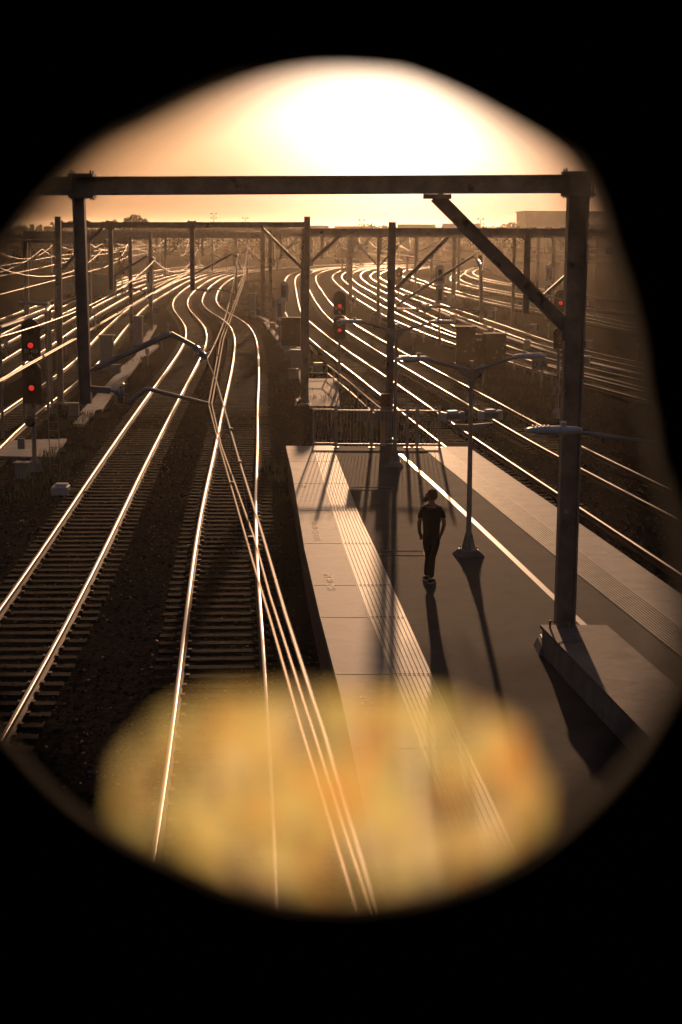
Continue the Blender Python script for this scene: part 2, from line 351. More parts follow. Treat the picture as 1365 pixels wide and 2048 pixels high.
for i, (lb, pts) in enumerate([
    ('third bend track from the left, sweeping just right of the tall signal', [(24, 20), (16.6, 67), (12.4, 87), (10.5, 99), (8.4, 113), (7.2, 122), (5.6, 138), (4.15, 155.7), (1.45, 202), (-.15, 240), (-.85, 266), (-.65, 286.5), (.4, 308), (3, 328), (8, 346), (18, 362)]),
    ('track passing immediately behind the two brown huts', [(28, 20), (19.5, 65), (13.6, 92), (11.1, 104), (9.4, 123), (8.5, 132), (6.4, 164), (5.5, 182.6), (4.7, 200), (3.1, 232), (2.3, 262), (2.4, 285), (3.7, 312), (7, 336), (14, 354)]),
    ('fifth bend track, crossing behind the mast with the diagonal bracket', [(36, 20), (24, 68), (15, 107), (13.3, 124), (11.7, 145), (10, 168), (8.2, 195), (6.7, 223), (5.9, 243), (5.3, 265), (5.8, 288), (8, 315), (12.5, 340), (20, 356)]),
    ('yard track on the right with long shallow bend, beyond five bend tracks', [(44, 55), (32, 92), (24, 125), (20.7, 149), (16.9, 175), (14, 205), (11.5, 250), (10.8, 280), (12.8, 315), (18.5, 345)]),
    ('siding with a tight loop of rail right of the central yard', [(52, 100), (38, 130), (28, 155), (23.9, 172), (20.3, 205), (18.5, 221), (17.6, 236), (17.4, 252), (18.1, 268), (20, 288), (24, 318), (29, 345)]),
    ('outermost right siding, curling away near the distant sheds', [(60, 125), (44, 155), (34, 178), (27.3, 203), (24.0, 235), (22.3, 256), (21.8, 275), (23, 303), (27.5, 340)]),
    ('first track left of the near pair, beside the walkway slabs', [(-8.5, 10), (-11.2, 40), (-13.2, 62), (-14.1, 82), (-15, 98), (-16.9, 120), (-18.6, 142), (-20.4, 168), (-22.2, 210), (-23.6, 250), (-23.6, 285), (-21.4, 318), (-14, 350)]),
    ('second track left of the near pair', [(-12.5, 20), (-15.6, 50), (-18.2, 84.6), (-20, 109), (-22.8, 149), (-25.8, 205), (-27, 260), (-26, 300), (-21, 340)]),
    ('third track left of the near pair, near the graffiti wall', [(-16, 25), (-20, 70), (-23.2, 109), (-25.7, 145), (-29, 205), (-30.5, 260), (-29.5, 310), (-26, 345)]),
    ('outermost left track beside the low pipe handrail', [(-19, 30), (-24.2, 85), (-27.3, 125), (-30.3, 180), (-33, 250), (-33, 310), (-30, 350)])]):
    TR[20 + i] = track(lb, pts)

def track_at(k, y):
    p = TR[k]
    for a, b in zip(p, p[1:]):
        if a.y <= y <= b.y: return a.lerp(b, (y - a.y) / max(1e-6, b.y - a.y)).x
    return p[0].x
# ------------------------------------------------------------------ platform
PZ = 1.05
def lerp_tab(tab, y):
    t = sorted(tab, key=lambda p: p[1])
    if y <= t[0][1]: a, b = t[0], t[1]
    elif y >= t[-1][1]: a, b = t[-2], t[-1]
    else:
        for a, b in zip(t, t[1:]):
            if a[1] <= y <= b[1]: break
    return a[0] + (b[0] - a[0]) * (y - a[1]) / (b[1] - a[1])
E_L = [(-1.73, 50.85), (-1.34, 44.73), (-.76, 34), (-.36, 28), (0, 23.15), (1.4, 0), (2, -20)]
T_L = [(-.92, 50.76), (-.19, 38.24), (.06, 34), (.47, 28), (.74, 24.5), (.98, 21.4), (2.3, 0), (2.9, -20)]
T_R = [(-.27, 50.7), (.43, 38.26), (.74, 34), (1.16, 27.6), (1.5, 22.5), (1.8, 18.7), (3.05, 0), (3.6, -20)]
L_C = [(1.69, 49.6), (2.55, 42.2), (3.4, 34.4), (3.9, 29.65), (5.0, 20), (7.2, 0), (8, -10)]
R_L = [(2.48, 50.5), (3.33, 43.1), (4.41, 33.5), (6.0, 20), (8.2, 0), (9, -10)]
R_R = [(3.1, 50.56), (4.78, 36.0), (6.62, 20), (8.85, 0), (9.7, -10)]
E_R = [(4.03, 49.8), (4.73, 43.7), (5.21, 39.7), (5.47, 37.4), (6.3, 30), (7.42, 20), (9.7, 0), (10.8, -10)]
YS = [50.75] + [float(y) for y in range(50, -13, -1)]
def strip(mb, A, B, z0, z1, fa=0, fb=1, ys=YS, mi=0):
    pa = [(lerp_tab(A, y) * (1 - fa) + lerp_tab(B, y) * fa, y) for y in ys]; pb = [(lerp_tab(A, y) * (1 - fb) + lerp_tab(B, y) * fb, y) for y in ys]
    n = len(ys); vs = [(*p, z0) for p in pa] + [(*p, z0) for p in pb] + [(*p, z1) for p in pa] + [(*p, z1) for p in pb]; fs = []
    for i in range(n - 1):
        fs += [(2 * n + i, 2 * n + i + 1, 3 * n + i + 1, 3 * n + i), (i, n + i, n + i + 1, i + 1), (i, i + 1, 2 * n + i + 1, 2 * n + i), (n + i, 3 * n + i, 3 * n + i + 1, n + i + 1)]
    fs += [(0, 2 * n, 3 * n, n), (n - 1, 2 * n - 1, 4 * n - 1, 3 * n - 1)]
    return mb.add(vs, fs, mi)
pf = empty('railway_platform', (0, 0, 0), 'island railway platform with dark asphalt, pale edges and ribbed strips, man standing on it', 'platform')
strip(MB(), E_L, E_R, -.32, PZ - .06, .012, .988).build('base_wall', brick_face, pf)
strip(MB(), T_L, E_R, PZ - .07, PZ, 0, .8).build('asphalt_surface', asphalt, pf)
ysl = YS
strip(MB(), E_L, T_L, PZ - .1, PZ + .004, 0, 1.02).build('coping', coping_m, pf)
strip(MB(), R_R, E_R, PZ - .1, PZ + .005).build('coping', coping_m, pf)
mb = strip(MB(), T_L, T_R, PZ, PZ + .009)
for k in range(9): strip(mb, T_L, T_R, PZ + .009, PZ + .018, (k + .3) / 9, (k + .72) / 9)
mb.build('tactile_strip', tactile_m, pf)
mb = strip(MB(), R_L, R_R, PZ, PZ + .009)
for k in range(11): strip(mb, R_L, R_R, PZ + .009, PZ + .017, (k + .3) / 11, (k + .7) / 11)
mb.build('tactile_strip', tactile_m, pf)
mb = MB(); A = [(x - .06, y) for x, y in L_C]; B = [(x + .06, y) for x, y in L_C]
strip(mb, A, B, PZ, PZ + .006, ys=[y for y in YS if y < 50]); mb.build('painted_line', paint_m, pf)
for y, wx in ((42.0, .55), (33.4, .45)):                            # pit covers let into the asphalt
    x0 = lerp_tab(T_R, y) + .05; mb = MB(); c = (x0 + wx, y + .3)
    for a, b in (((-wx, -.25), (wx, -.25)), ((-wx, .25), (wx, .25)), ((wx, -.25), (wx, .25))):
        mb.bar((c[0] + a[0], c[1] + a[1], PZ + .004), (c[0] + b[0], c[1] + b[1], PZ + .003), .02, .01)
    mb.build('pit_cover_frame', concrete, pf)
for (px, py, s, sz) in ((609, 972, 'GAP', .24), (632, 1062, 'PLEASE MIND THE GAP', .22), (660, 1163, 'MIND THE GAP', .22), (735, 1402, 'GAP', .24)):
    p = G(px, py, PZ); y = p.y; dx = lerp_tab(E_L, y - 1) - lerp_tab(E_L, y + 1); a = math.atan2(-2, dx)
    text_mesh(s, sz, letter_m, 'painted_lettering', pf, Matrix.Translation((p.x, p.y, PZ + .0075)) @ Matrix.Rotation(a + math.pi, 4, 'Z'), .001)

for y in (47.3, 43.1, 38.9, 34.7, 30.5, 27.9, 24.2, 20.6):           # open joints between coping and tactile slabs
    for A_, B_, z_ in ((E_L, T_L, .0075), (T_L, T_R, .0185)):
        mb = MB(); x0_, x1_ = lerp_tab(A_, y) + .02, lerp_tab(B_, y) - .01; mb.box(((x0_ + x1_) / 2, y, PZ + z_ - .003), (x1_ - x0_, .011, .006)); mb.build('slab_joint', black_p, pf)

# fence across the platform end
fx0, fx1, fy = -.17, 3.02, 50.45
fn = empty('metal_fence', ((fx0 + fx1) / 2, fy, PZ), 'galvanised hooped bar fence closing the far end of the platform', 'fence')
fn.matrix_world = Matrix.Translation((0, 0, 0)); fn.location = (0, 0, 0)
for x in (fx0, .93, 2.02, 2.33, fx1):
    mb = MB(); mb.box((x, fy, PZ + .62), (.075, .075, 1.34)); mb.box((x, fy - .01, PZ + .01), (.2, .16, .02)); mb.lathe([(.045, 0), (.03, .04), (.001, .055)], (x, fy, PZ + 1.29), 8); mb.build('post', galv, fn)
def panel(x0, x1, y0, y1, z=PZ):
    mb = MB(); mb.bar((x0, y0, z + 1.14), (x1, y1, z + 1.14), .05, .05); mb.bar((x0, y0, z + .1), (x1, y1, z + .1), .05, .05)
    n = max(2, int((x1 - x0) / .1)); st = (x1 - x0) / n
    for i in range(n):
        x = x0 + (i + .5) * st; y = y0 + (y1 - y0) * (i + .5) / n; mb.tube([(x, y, z + .1), (x, y, z + 1.2)], .0095, 6)
        if i % 2 == 0 and i + 1 < n: mb.tube([(x + st * (.5 - .5 * math.cos(a)), y, z + 1.2 + .07 * math.sin(a)) for a in np.linspace(0, math.pi, 7)], .0095, 6)
    return mb.build('bar_panel', galv, fn)
panel(fx0, .93, fy, fy); panel(.93, 2.02, fy, fy); panel(2.33, fx1, fy, fy); panel(2.02, 2.33, fy, fy); panel(-.86, fx0, fy + .05, fy, PZ + .02)
mb = MB(); mb.box((-.86, fy + .05, PZ + .6), (.05, .05, 1.2)); mb.build('post', galv, fn)
for x in (.62, 1.22): MB().box((x, fy + .04, PZ + .98), (.36, .012, .3)).build('sign_plate', sign_bg, fn)

# ------------------------------------------------------------------ platform lamps
def platform_lamp(x, y, rz, flood, label, reach=1):
    t = empty('platform_lamp', (x, y, PZ), label, 'lamp post', 'twin arm lamp posts on the platform', rz)
    mb = MB(); mb.tube([(0, 0, .04), (0, 0, 1.2), (0, 0, 4.02)], [.062, .054, .04], 14); mb.build('pole', galv, t, smooth=False)
    mb = MB(); mb.box((0, 0, .05), (.52, .52, .1), taper=.66)
    mb.build('plinth', concrete, t)
    mb = MB(); mb.box((0, 0, .115), (.32, .32, .03))
    for k in range(4):
        rot = Matrix.Rotation(k * math.pi / 2, 3, 'Z')
        mb.add([rot @ Vector(p) for p in ((.05, -.008, .13), (.16, -.008, .13), (.07, -.008, .48), (.05, -.008, .48), (.05, .008, .13), (.16, .008, .13), (.07, .008, .48), (.05, .008, .48))],
               [(0, 1, 2, 3), (7, 6, 5, 4), (0, 4, 5, 1), (1, 5, 6, 2), (2, 6, 7, 3)])
        mb.lathe([(.018, 0), (.018, .05), (.008, .055), (.008, .075)], rot @ Vector((.125, .125, .13)), 6)
    mb.build('base_plate', galv, t)
    mb = MB()
    for s in (-1, 1):
        mb.tube([(0, 0, 3.82), (s * .35 * reach, 0, 3.9), (s * (.95 + reach * 1.0 - 1.0), 0, 4.06)], [.038, .034, .028], 8)
        mb.add([(s * .05, -.006, 3.83), (s * .38, -.006, 3.9), (s * .05, -.006, 3.62), (s * .05, .006, 3.83), (s * .38, .006, 3.9), (s * .05, .006, 3.62)], [(0, 1, 2), (5, 4, 3), (0, 3, 4, 1), (1, 4, 5, 2)])
    mb.build('arm', galv, t)
    for s in (-1, 1):
        rot = Matrix.Rotation(0 if s > 0 else math.pi, 3, 'Z')
        prof = [(.92, .035, .05), (1.0, .075, .085), (1.2, .13, .1), (1.45, .15, .085), (1.6, .12, .06), (1.665, .05, .035)]
        if reach != 1: prof = [(a_ + reach - 1, b_, c_) for a_, b_, c_ in prof]
        mb = MB(); vs = []; n = 14
        for (px, wy, hz) in prof:
            for k in range(n):
                a = 2 * math.pi * k / n; vs.append(rot @ Vector((px, wy * math.cos(a), 4.08 + (hz * math.sin(a) * (.62 if math.sin(a) > 0 else .5)))))
        mb.add(vs, [(i * n + k, i * n + (k + 1) % n, (i + 1) * n + (k + 1) % n, (i + 1) * n + k) for i in range(len(prof) - 1) for k in range(n)] + [tuple(range(n)), tuple(range((len(prof) - 1) * n, len(prof) * n))])
        for q in range(5): mb.box(rot @ Vector((reach + .36 + q * .05, 0, 4.135)), (.012, .16, .02), rot)
        h = mb.build('lamp_head', lampgrey, t, smooth=True)
        MB().lathe([(.04, 0), (.04, .05), (.034, .062), (.001, .066)], rot @ Vector((reach + .17, 0, 4.135)), 10).build('sensor', white_p, h)
        MB().box(rot @ Vector((reach + .38, 0, 4.035)), (.3, .17, .012), rot).build('lens', glass_m, h)
    if flood:
        mb = MB()
        for s in (-1, 1):
            mb.add([(s * .05, -.01, 2.72), (s * .5, -.01, 2.74), (s * .05, -.01, 2.55), (s * .05, .01, 2.72), (s * .5, .01, 2.74), (s * .05, .01, 2.55)], [(0, 1, 2), (5, 4, 3), (0, 3, 4, 1), (1, 4, 5, 2), (0, 2, 5, 3)])
            mb.tube([(s * .45, 0, 2.74), (s * .45, 0, 2.84)], .02, 6)
        mb.build('bracket', galv, t)
        for s in (-1, 1):
            mb = MB(); cx = s * .42
            mb.box((cx, -.02, 2.9), (.36, .14, .16)); mb.box((cx, -.02, 2.995), (.24, .16, .05), taper=.8)
            for q in (-1, 1): mb.box((cx + q * .215, -.03, 2.9), (.04, .2, .19))
            f = mb.build('floodlight', lampgrey, t, bevel=.006)
            MB().box((cx, -.1, 2.9), (.3, .02, .1)).build('bulb', dark_steel, f)
    return t
platform_lamp(2.64, 33.53, R(20), True, 'grey twin arm lamp post with two box floodlights, right of the standing man')
platform_lamp(1.52, 46.48, R(-3), False, 'grey twin arm lamp post near the fence at the platform end')
platform_lamp(4.85, 21.3, R(0), False, 'nearest grey twin arm lamp post, its long head crossing the big steel column', 1.8)

# ------------------------------------------------------------------ the man
def skinned(name, joints, edges, m, parent, sub=2, world=(0, 0, 0)):
    me = bpy.data.meshes.new(name); ks = list(joints); me.from_pydata([joints[k][:3] for k in ks], [(ks.index(a), ks.index(b)) for a, b in edges], [])
    o = bpy.data.objects.new(name, me); col.objects.link(o)
    bm = bmesh.new(); bm.from_mesh(me); bm.verts.ensure_lookup_table(); lay = bm.verts.layers.skin.verify()
    for i, k in enumerate(ks):
        j = joints[k]; bm.verts[i][lay].radius = (j[3], j[4] if len(j) > 4 else j[3]); bm.verts[i][lay].use_root = (i == 0)
    bm.to_mesh(me); bm.free()
    s = o.modifiers.new('skin', 'SKIN'); s.use_smooth_shade = True; ss = o.modifiers.new('sub', 'SUBSURF'); ss.levels = ss.render_levels = sub
    dg = bpy.context.evaluated_depsgraph_get(); m2 = bpy.data.meshes.new_from_object(o.evaluated_get(dg)); o.modifiers.clear(); o.data = m2; m2.name = name
    m2.materials.clear(); m2.materials.append(m); m2.polygons.foreach_set('use_smooth', [True] * len(m2.polygons)); o.parent = parent
    return o
man = empty('person', (1.72, 30.82, PZ + .012), 'bearded man in black t-shirt and jeans, hands in pockets, walking away, looking up left', 'person', rz=R(2))
J = {  # x right, y away from the camera, z up
 'pelvis': (0, 0, .93, .13, .1), 'waist': (0, .0, 1.08, .125, .09), 'chest': (0, -.01, 1.28, .155, .1), 'collar': (0, 0, 1.44, .1, .08), 'neck': (-.005, .01, 1.53, .055), 'skull': (-.01, .03, 1.62, .07),
 'shL': (-.155, 0, 1.41, .062), 'elL': (-.24, -.02, 1.14, .044), 'wrL': (-.215, .09, .92, .033), 'shR': (.155, 0, 1.41, .062), 'elR': (.245, -.03, 1.14, .044), 'wrR': (.2, .08, .92, .033),
 'hipL': (-.09, 0, .88, .085), 'knL': (-.04, .06, .49, .055), 'anL': (-.07, .16, .1, .037), 'hipR': (.09, 0, .88, .085), 'knR': (.02, 0, .49, .055), 'anR': (-.008, -.1, .1, .037),
 'palL': (-.18, .13, .87, .032), 'palR': (.165, .12, .87, .032)}
Eg = [('pelvis', 'waist'), ('waist', 'chest'), ('chest', 'collar'), ('collar', 'neck'), ('neck', 'skull'), ('collar', 'shL'), ('shL', 'elL'), ('elL', 'wrL'), ('wrL', 'palL'), ('collar', 'shR'), ('shR', 'elR'), ('elR', 'wrR'), ('wrR', 'palR'),
      ('pelvis', 'hipL'), ('hipL', 'knL'), ('knL', 'anL'), ('pelvis', 'hipR'), ('hipR', 'knR'), ('knR', 'anR')]
for s, S in ((-1, 'L'), (1, 'R')):                                  # fingers, curled down into the pockets
    b = J['pal' + S]
    for k, (ox, l) in enumerate(((-.027, .07), (-.009, .082), (.009, .076), (.026, .06))):
        J[f'f{S}{k}a'] = (b[0] + ox * .9, b[1] + .012, b[2] - .045, .0095); J[f'f{S}{k}b'] = (b[0] + ox, b[1] + .012 + l * .35, b[2] - .045 - l * .5, .008)
        Eg += [('pal' + S, f'f{S}{k}a'), (f'f{S}{k}a', f'f{S}{k}b')]
    J[f't{S}'] = (b[0] - s * .04, b[1] + .03, b[2] - .025, .011); Eg.append(('pal' + S, f't{S}'))
body = skinned('body', J, Eg, skin, man)
head_rot = Matrix.Rotation(R(68), 3, 'Z') @ Matrix.Rotation(R(20), 3, 'X')   # the face turned left and up; local +Y is forward
hc = Vector((-.012, .03, 1.65))
def headobj(name, mb, m): return mb.build(name, m, body, smooth=True)
def sph(mb, c, r, n=14, m_=10, f=None):
    pr = [];
    vs = []
    for i in range(m_ + 1):
        th = math.pi * i / m_
        for k in range(n):
            a = 2 * math.pi * k / n; p = Vector((r[0] * math.sin(th) * math.cos(a), r[1] * math.sin(th) * math.sin(a), r[2] * math.cos(th)))
            if f: p = f(p)
            vs.append(hc + head_rot @ (Vector(c) + p))
    mb.add(vs, [(i * n + k, i * n + (k + 1) % n, (i + 1) * n + (k + 1) % n, (i + 1) * n + k) for i in range(m_) for k in range(n)]); return mb
mb = MB(); sph(mb, (0, 0, 0), (.074, .094, .105)); sph(mb, (0, .045, -.06), (.052, .05, .055)); sph(mb, (0, .1, -.012), (.012, .02, .022)); sph(mb, (0, .096, -.052), (.024, .012, .009))
for s in (-1, 1): sph(mb, (s * .077, -.005, -.01), (.012, .022, .034), 8, 6); sph(mb, (s * .03, .083, .008), (.011, .01, .009), 8, 6)
headobj('head', mb, skin)
rr = random.Random(3)
mb = MB(); sph(mb, (0, -.014, .02), (.087, .1, .103), 18, 12, lambda p: p * (1 if p.z > -.04 or p.y < 0 else .82) * rr.uniform(.95, 1.07)); sph(mb, (0, .01, .075), (.07, .082, .055), 12, 8, lambda p: p * rr.uniform(.9, 1.14))
for _ in range(420):                                                # loose curls
    v = Vector((rr.gauss(0, 1), rr.gauss(0, 1) - .4, rr.gauss(0, 1) + .5)).normalized()
    if v.z < -.3 and v.y > -.1: continue
    p = hc + head_rot @ Vector((v.x * .084, v.y * .096 - .014, v.z * .1 + .02)); dv = (head_rot @ v + Vector((rr.uniform(-.6, .6), rr.uniform(-.6, .6), rr.uniform(-.4, .8)))).normalized(); q_ = dv.cross(Vector((.3, .2, .9))).normalized() * .003
    mb.add([p - q_, p + q_, p + dv * rr.uniform(.025, .06)], [(0, 1, 2)])
headobj('hair', mb, hair_m)
mb = MB(); sph(mb, (0, .07, -.085), (.055, .052, .06), 14, 9, lambda p: p * rr.uniform(.92, 1.1)); sph(mb, (0, .098, -.12), (.035, .035, .05), 10, 7, lambda p: p * rr.uniform(.9, 1.1)); sph(mb, (0, .04, -.055), (.074, .04, .045), 12, 8)
headobj('beard', mb, hair_m)
mb = MB()
for s in (-1, 1):
    c = Vector((s * .032, .102, .008)); mb.tube([hc + head_rot @ (c + Vector((.024 * math.cos(a), 0, .02 * math.sin(a)))) for a in np.linspace(0, 2 * math.pi, 13)], .003, 5)
    mb.tube([hc + head_rot @ Vector(p) for p in ((s * .058, .1, .012), (s * .08, .03, .012), (s * .082, -.01, .0))], .003, 5)
mb.build('glasses', dark_steel, body)
sh = {'z': (0, 0, .8, .165, .12), 'a': (0, 0, .88, .18, .135), 'b': (0, 0, 1.0, .172, .12), 'c': (0, -.005, 1.14, .18, .125), 'd': (0, -.01, 1.3, .21, .13), 'e': (0, 0, 1.4, .18, .11), 'e2': (0, .0, 1.46, .13, .09), 'f': (-.002, .01, 1.52, .07, .062),
      'l': (-.165, 0, 1.41, .076), 'l2': (-.205, -.008, 1.3, .068), 'l3': (-.222, -.012, 1.215, .064), 'r': (.165, 0, 1.41, .076), 'r2': (.205, -.01, 1.3, .068), 'r3': (.222, -.014, 1.215, .064)}
skinned('t_shirt', sh, [('z', 'a'), ('a', 'b'), ('b', 'c'), ('c', 'd'), ('d', 'e'), ('e', 'e2'), ('e2', 'f'), ('e', 'l'), ('l', 'l2'), ('l2', 'l3'), ('e', 'r'), ('r', 'r2'), ('r2', 'r3')], blk_cloth, man)
tr = {'p': (0, 0, .93, .15, .12), 'q': (0, 0, .86, .15, .12), 'l': (-.08, .01, .76, .105, .11), 'l2': (-.04, .06, .5, .07), 'l3': (-.055, .1, .32, .068), 'l4': (-.07, .16, .085, .058),
      'r': (.08, 0, .76, .105, .11), 'r2': (.02, -.005, .5, .074), 'r3': (.005, -.05, .32, .07), 'r4': (-.008, -.1, .085, .06)}
skinned('jeans', tr, [('p', 'q'), ('q', 'l'), ('l', 'l2'), ('l2', 'l3'), ('l3', 'l4'), ('q', 'r'), ('r', 'r2'), ('r2', 'r3'), ('r3', 'r4')], blk_denim, man)
for (x, y, a) in ((-.07, .17, 10), (.0, -.085, -28)):
    rot = Matrix.Rotation(R(a), 3, 'Z'); mb = MB(); vs = []; n = 12
    prof = [(-.1, .02, .03), (-.085, .038, .06), (-.03, .043, .075), (.05, .048, .055), (.12, .045, .035), (.16, .02, .02)]
    for py, wx, hz in prof:
        for k in range(n):
            t_ = 2 * math.pi * k / n; vs.append(rot @ Vector((wx * math.cos(t_), py, .025 + max(0, hz * math.sin(t_)))) + Vector((x, y, 0)))
    mb.add(vs, [(i * n + k, i * n + (k + 1) % n, (i + 1) * n + (k + 1) % n, (i + 1) * n + k) for i in range(5) for k in range(n)] + [tuple(range(n)), tuple(range(60, 72))])
    sh_ = mb.build('shoe', blk_cloth, man, smooth=True)
    mb = MB(); mb.prism([tuple((rot @ Vector((px, py, 0)) + Vector((x, y, 0)))[:2]) for px, py in ((-.04, -.1), (.04, -.1), (.052, .05), (.04, .14), (0, .168), (-.04, .14), (-.052, .05))], -.01, .024); mb.build('sole', rubber_w, sh_)

# ------------------------------------------------------------------ overhead line portals
def insulators(mb, a, b, n=2, r=.13):
    a, b = Vector(a), Vector(b); d = (b - a); L = d.length; rot = d.to_track_quat('Z', 'Y').to_matrix()
    mb.tube([a, b], .022, 8)
    for k in range(n):
        c = a + d * ((k + .6) / (n + .1)); mb.lathe([(.03, -.07), (.05, -.04), (.055, 0), (r, .01), (r * .95, .035), (.03, .045)], c, 14, rot)
def cantilever(parent, top, elbow, mess, low, ctip, r=.035, detail=True):
    """top: foot of the upper tube; elbow: its outer end; mess: the catenary wire; low: lower bracket; ctip: contact wire"""
    top, elbow, mess, low, ctip = map(Vector, (top, elbow, mess, low, ctip))
    mb = MB(); mb.tube([top, elbow], r, 10); mb.tube([elbow, elbow.lerp(mess, .5)], r * .5, 6)
    mid = low.lerp(ctip, .42) + Vector((0, 0, .12)); st = low.lerp(ctip, .33)
    mb.bar(low, low.lerp(ctip, .2), .06, .07)
    mb.tube([low.lerp(ctip, .33) + Vector((0, 0, -.12)), mid, mid.lerp(ctip, .5) + Vector((0, 0, .03)), ctip], [r * .8, r * .8, r * .7, r * .6], 8)
    c = mb.build('cantilever_arm', galv, parent)
    mb = MB(); insulators(mb, elbow.lerp(mess, .5), mess, 2, .1); mb.build('insulator', porcelain, c)
    mb = MB(); a = low.lerp(ctip, .2); insulators(mb, a, a + (ctip - low).normalized() * .22, 2, .09)
    mb.build('insulator', porcelain, c); return c
def column(parent, base, top, w=.27, d=.27, foot=True, fm=.0, name='column'):
    mb = MB(); b, t = Vector(base), Vector(top)
    mb.ibeam(b, t, d, w, .022, .014, up=(1, 0, 0))
    c = mb.build(name, dark_steel, parent)
    if foot:
        MB().box((b.x, b.y, b.z + .01), (.75, .75, .3), taper=.86).build('footing', concrete, c)
        mb = MB(); mb.box((b.x, b.y, b.z + .175), (w + .2, d + .2, .03))
        for sx in (-1, 1):
            for sy in (-1, 1): mb.lathe([(.025, 0), (.025, .04), (.014, .042), (.014, .09)], (b.x + sx * (w / 2 + .05), b.y + sy * (d / 2 + .05), b.z + .19), 6)
        mb.build('base_plate', galv, c)
    return c
def clamp(mb, x, y, z0, z1, w):
    for z in (z0, z1): mb.box((x, y, z), (w + .18, .36, .05))
    for sx in (-1, 1):
        for sy in (-1, 1): mb.tube([(x + sx * (w / 2 + .05), y + sy * .13, z0 - .05), (x + sx * (w / 2 + .05), y + sy * .13, z1 + .07)], .014, 6)
# the near portal over the platform
D1 = 25.7
p1 = empty('overhead_line_portal', (0, 0, 0), 'nearest steel portal, its long beam crossing the sky and heavy column standing on the platform', 'steel portal', 'steel portals carrying the overhead wires')
cb, ct = Q(1128, 1300, D1), Q(1158, 345, D1)
wcol = .31; cb.z = PZ + .0
mb = MB(); mb.ibeam((cb.x, D1, PZ + .2), (ct.x, D1, ct.z), .31, wcol, .03, .018, up=(1, 0, 0))
ccol = mb.build('column', dark_steel, p1)
MB().box((cb.x - .06, D1, PZ + .07), (.78, .7, .16), taper=.84).build('footing', concrete, ccol)
mb = MB(); mb.box((cb.x - .03, D1, PZ + .19), (.66, .5, .035))
for sx in (-.27, -.19, .25):
    for sy in (-.18, .18): mb.lathe([(.035, 0), (.035, .035), (.018, .04), (.018, .08)], (cb.x + sx * .9, D1 + sy, PZ + .205), 6)
mb.build('base_plate', galv, ccol)
cx_at = lambda z: cb.x + (ct.x - cb.x) * (z - PZ) / (ct.z - PZ)
def col_face(px, py): q = Q(px, py, D1 - .012); return q
q = col_face(1133, 1022)
mb = MB()
for a in (0, 90): mb.box((q.x, D1 - .02, q.z), (.085, .004, .035), Matrix.Rotation(R(45 + a), 3, 'Y'))
mb.build('cross_marker', white_p, ccol)
q = col_face(1128, 1060); mb = MB(); mb.prism([(q.x - .075, q.z - .07), (q.x + .075, q.z - .07), (q.x, q.z + .075)], D1 - .026, D1 - .02, 'y'); mb.build('triangle_sign', sign_bg, ccol)
up = empty('added_pale_block', (3.9, 22, PZ), 'added low flat topped pale block running from the heavy column foot along the platform', 'low wall')  # pale block added to stand for a doubled pale shape
pl = [(3.2, 25.48), (4.2, 25.48), (5.75, 12), (4.72, 12)]; mb = MB(); mb.prism([(x - 3.9, y - 22) for x, y in pl], 0, .42); mb.build('body', concrete, up)
mb = MB(); mb.prism([(x - 3.9 + o[0], y - 22 + o[1]) for (x, y), o in zip(pl, ((-.03, .03), (.03, .03), (.03, -.03), (-.03, -.03)))], .42, .47); mb.build('capping', mat('capping_concrete', (.24, .2, .175), .75, 0, .3, noise=(1.6, .6, 1.3), bump=(9, .2, .012), wear=((.1, .085, .075), 1.1, .56), coord='World'), up)
mb = MB(); mb.tube([(-.6, 3.3, .47), (-.6, 3.3, .59)], .02, 6); mb.tube([(-.3, 3.25, .47), (-.3, 3.25, .57)], .02, 6); mb.tube([(-.6, 3.3, .58), (-.45, 3.27, .55), (-.3, 3.25, .56)], .006, 5); mb.build('cable_fixing', dark_steel, up)
bl, br = Q(190, 372, D1), Q(1138, 368, D1); sl = (br.z - bl.z) / (br.x - bl.x)
bz = lambda x: bl.z + sl * (x - bl.x)
mb = MB(); mb.ibeam((-9.6, D1, bz(-9.6)), (ct.x + .2, D1, bz(ct.x + .2)), .25, .275, .024, .016)
mb.build('beam', dark_steel, p1)
mb = MB(); clamp(mb, ct.x, D1, bz(ct.x) - .16, bz(ct.x) + .16, .31)
mb.build('clamp', dark_steel, p1); mb = MB(); clamp(mb, Q(165, 372, D1).x, D1, bz(-4) - .16, bz(-4) + .16, .2)
mb.build('clamp', dark_steel, p1); b0 = Q(875, 392, D1); mb = MB(); mb.box((b0.x, D1, bz(b0.x) - .18), (.42, .27, .07)); mb.build('clamp', dark_steel, p1)
mb = MB(); mb.ibeam(Q(872, 392, D1), Q(1134, 655, D1), .25, .2, .02, .014); mb.build('brace', dark_steel, p1)
mb = MB(); b1 = Q(1134, 655, D1); mb.box((b1.x - .02, D1, b1.z - .02), (.12, .26, .36)); mb.build('brace_bracket', dark_steel, p1)
dx = Q(165, 600, D1).x
column(p1, (dx + .02, D1, Q(168, 807, D1).z), (dx - .02, D1, bz(dx) - .13), .18, .18, False, name='drop_post')
c1 = MB(); tp, el, ms, ct1 = Q(190, 737, D1), Q(342, 667, D1), Q(414, 718, D1), Q(418, 808, D1)
c1.tube([Q(178, 745, D1), tp], .03, 8); c1.tube([tp, el], .048, 12); c1.bar(el, Q(388, 692, D1), .05, .07)
c1.bar(Q(178, 778, D1), Q(222, 781, D1), .08, .1)
c1.tube([Q(256, 806, D1), Q(272, 792, D1), Q(292, 778, D1), Q(302, 779, D1), Q(330, 786, D1), Q(417, 807, D1)], [.036, .036, .034, .034, .032, .026], 10)
arm = c1.build('cantilever_arm', galv, p1)
mb = MB(); insulators(mb, Q(388, 692, D1), ms, 2, .125); mb.build('insulator', porcelain, arm)
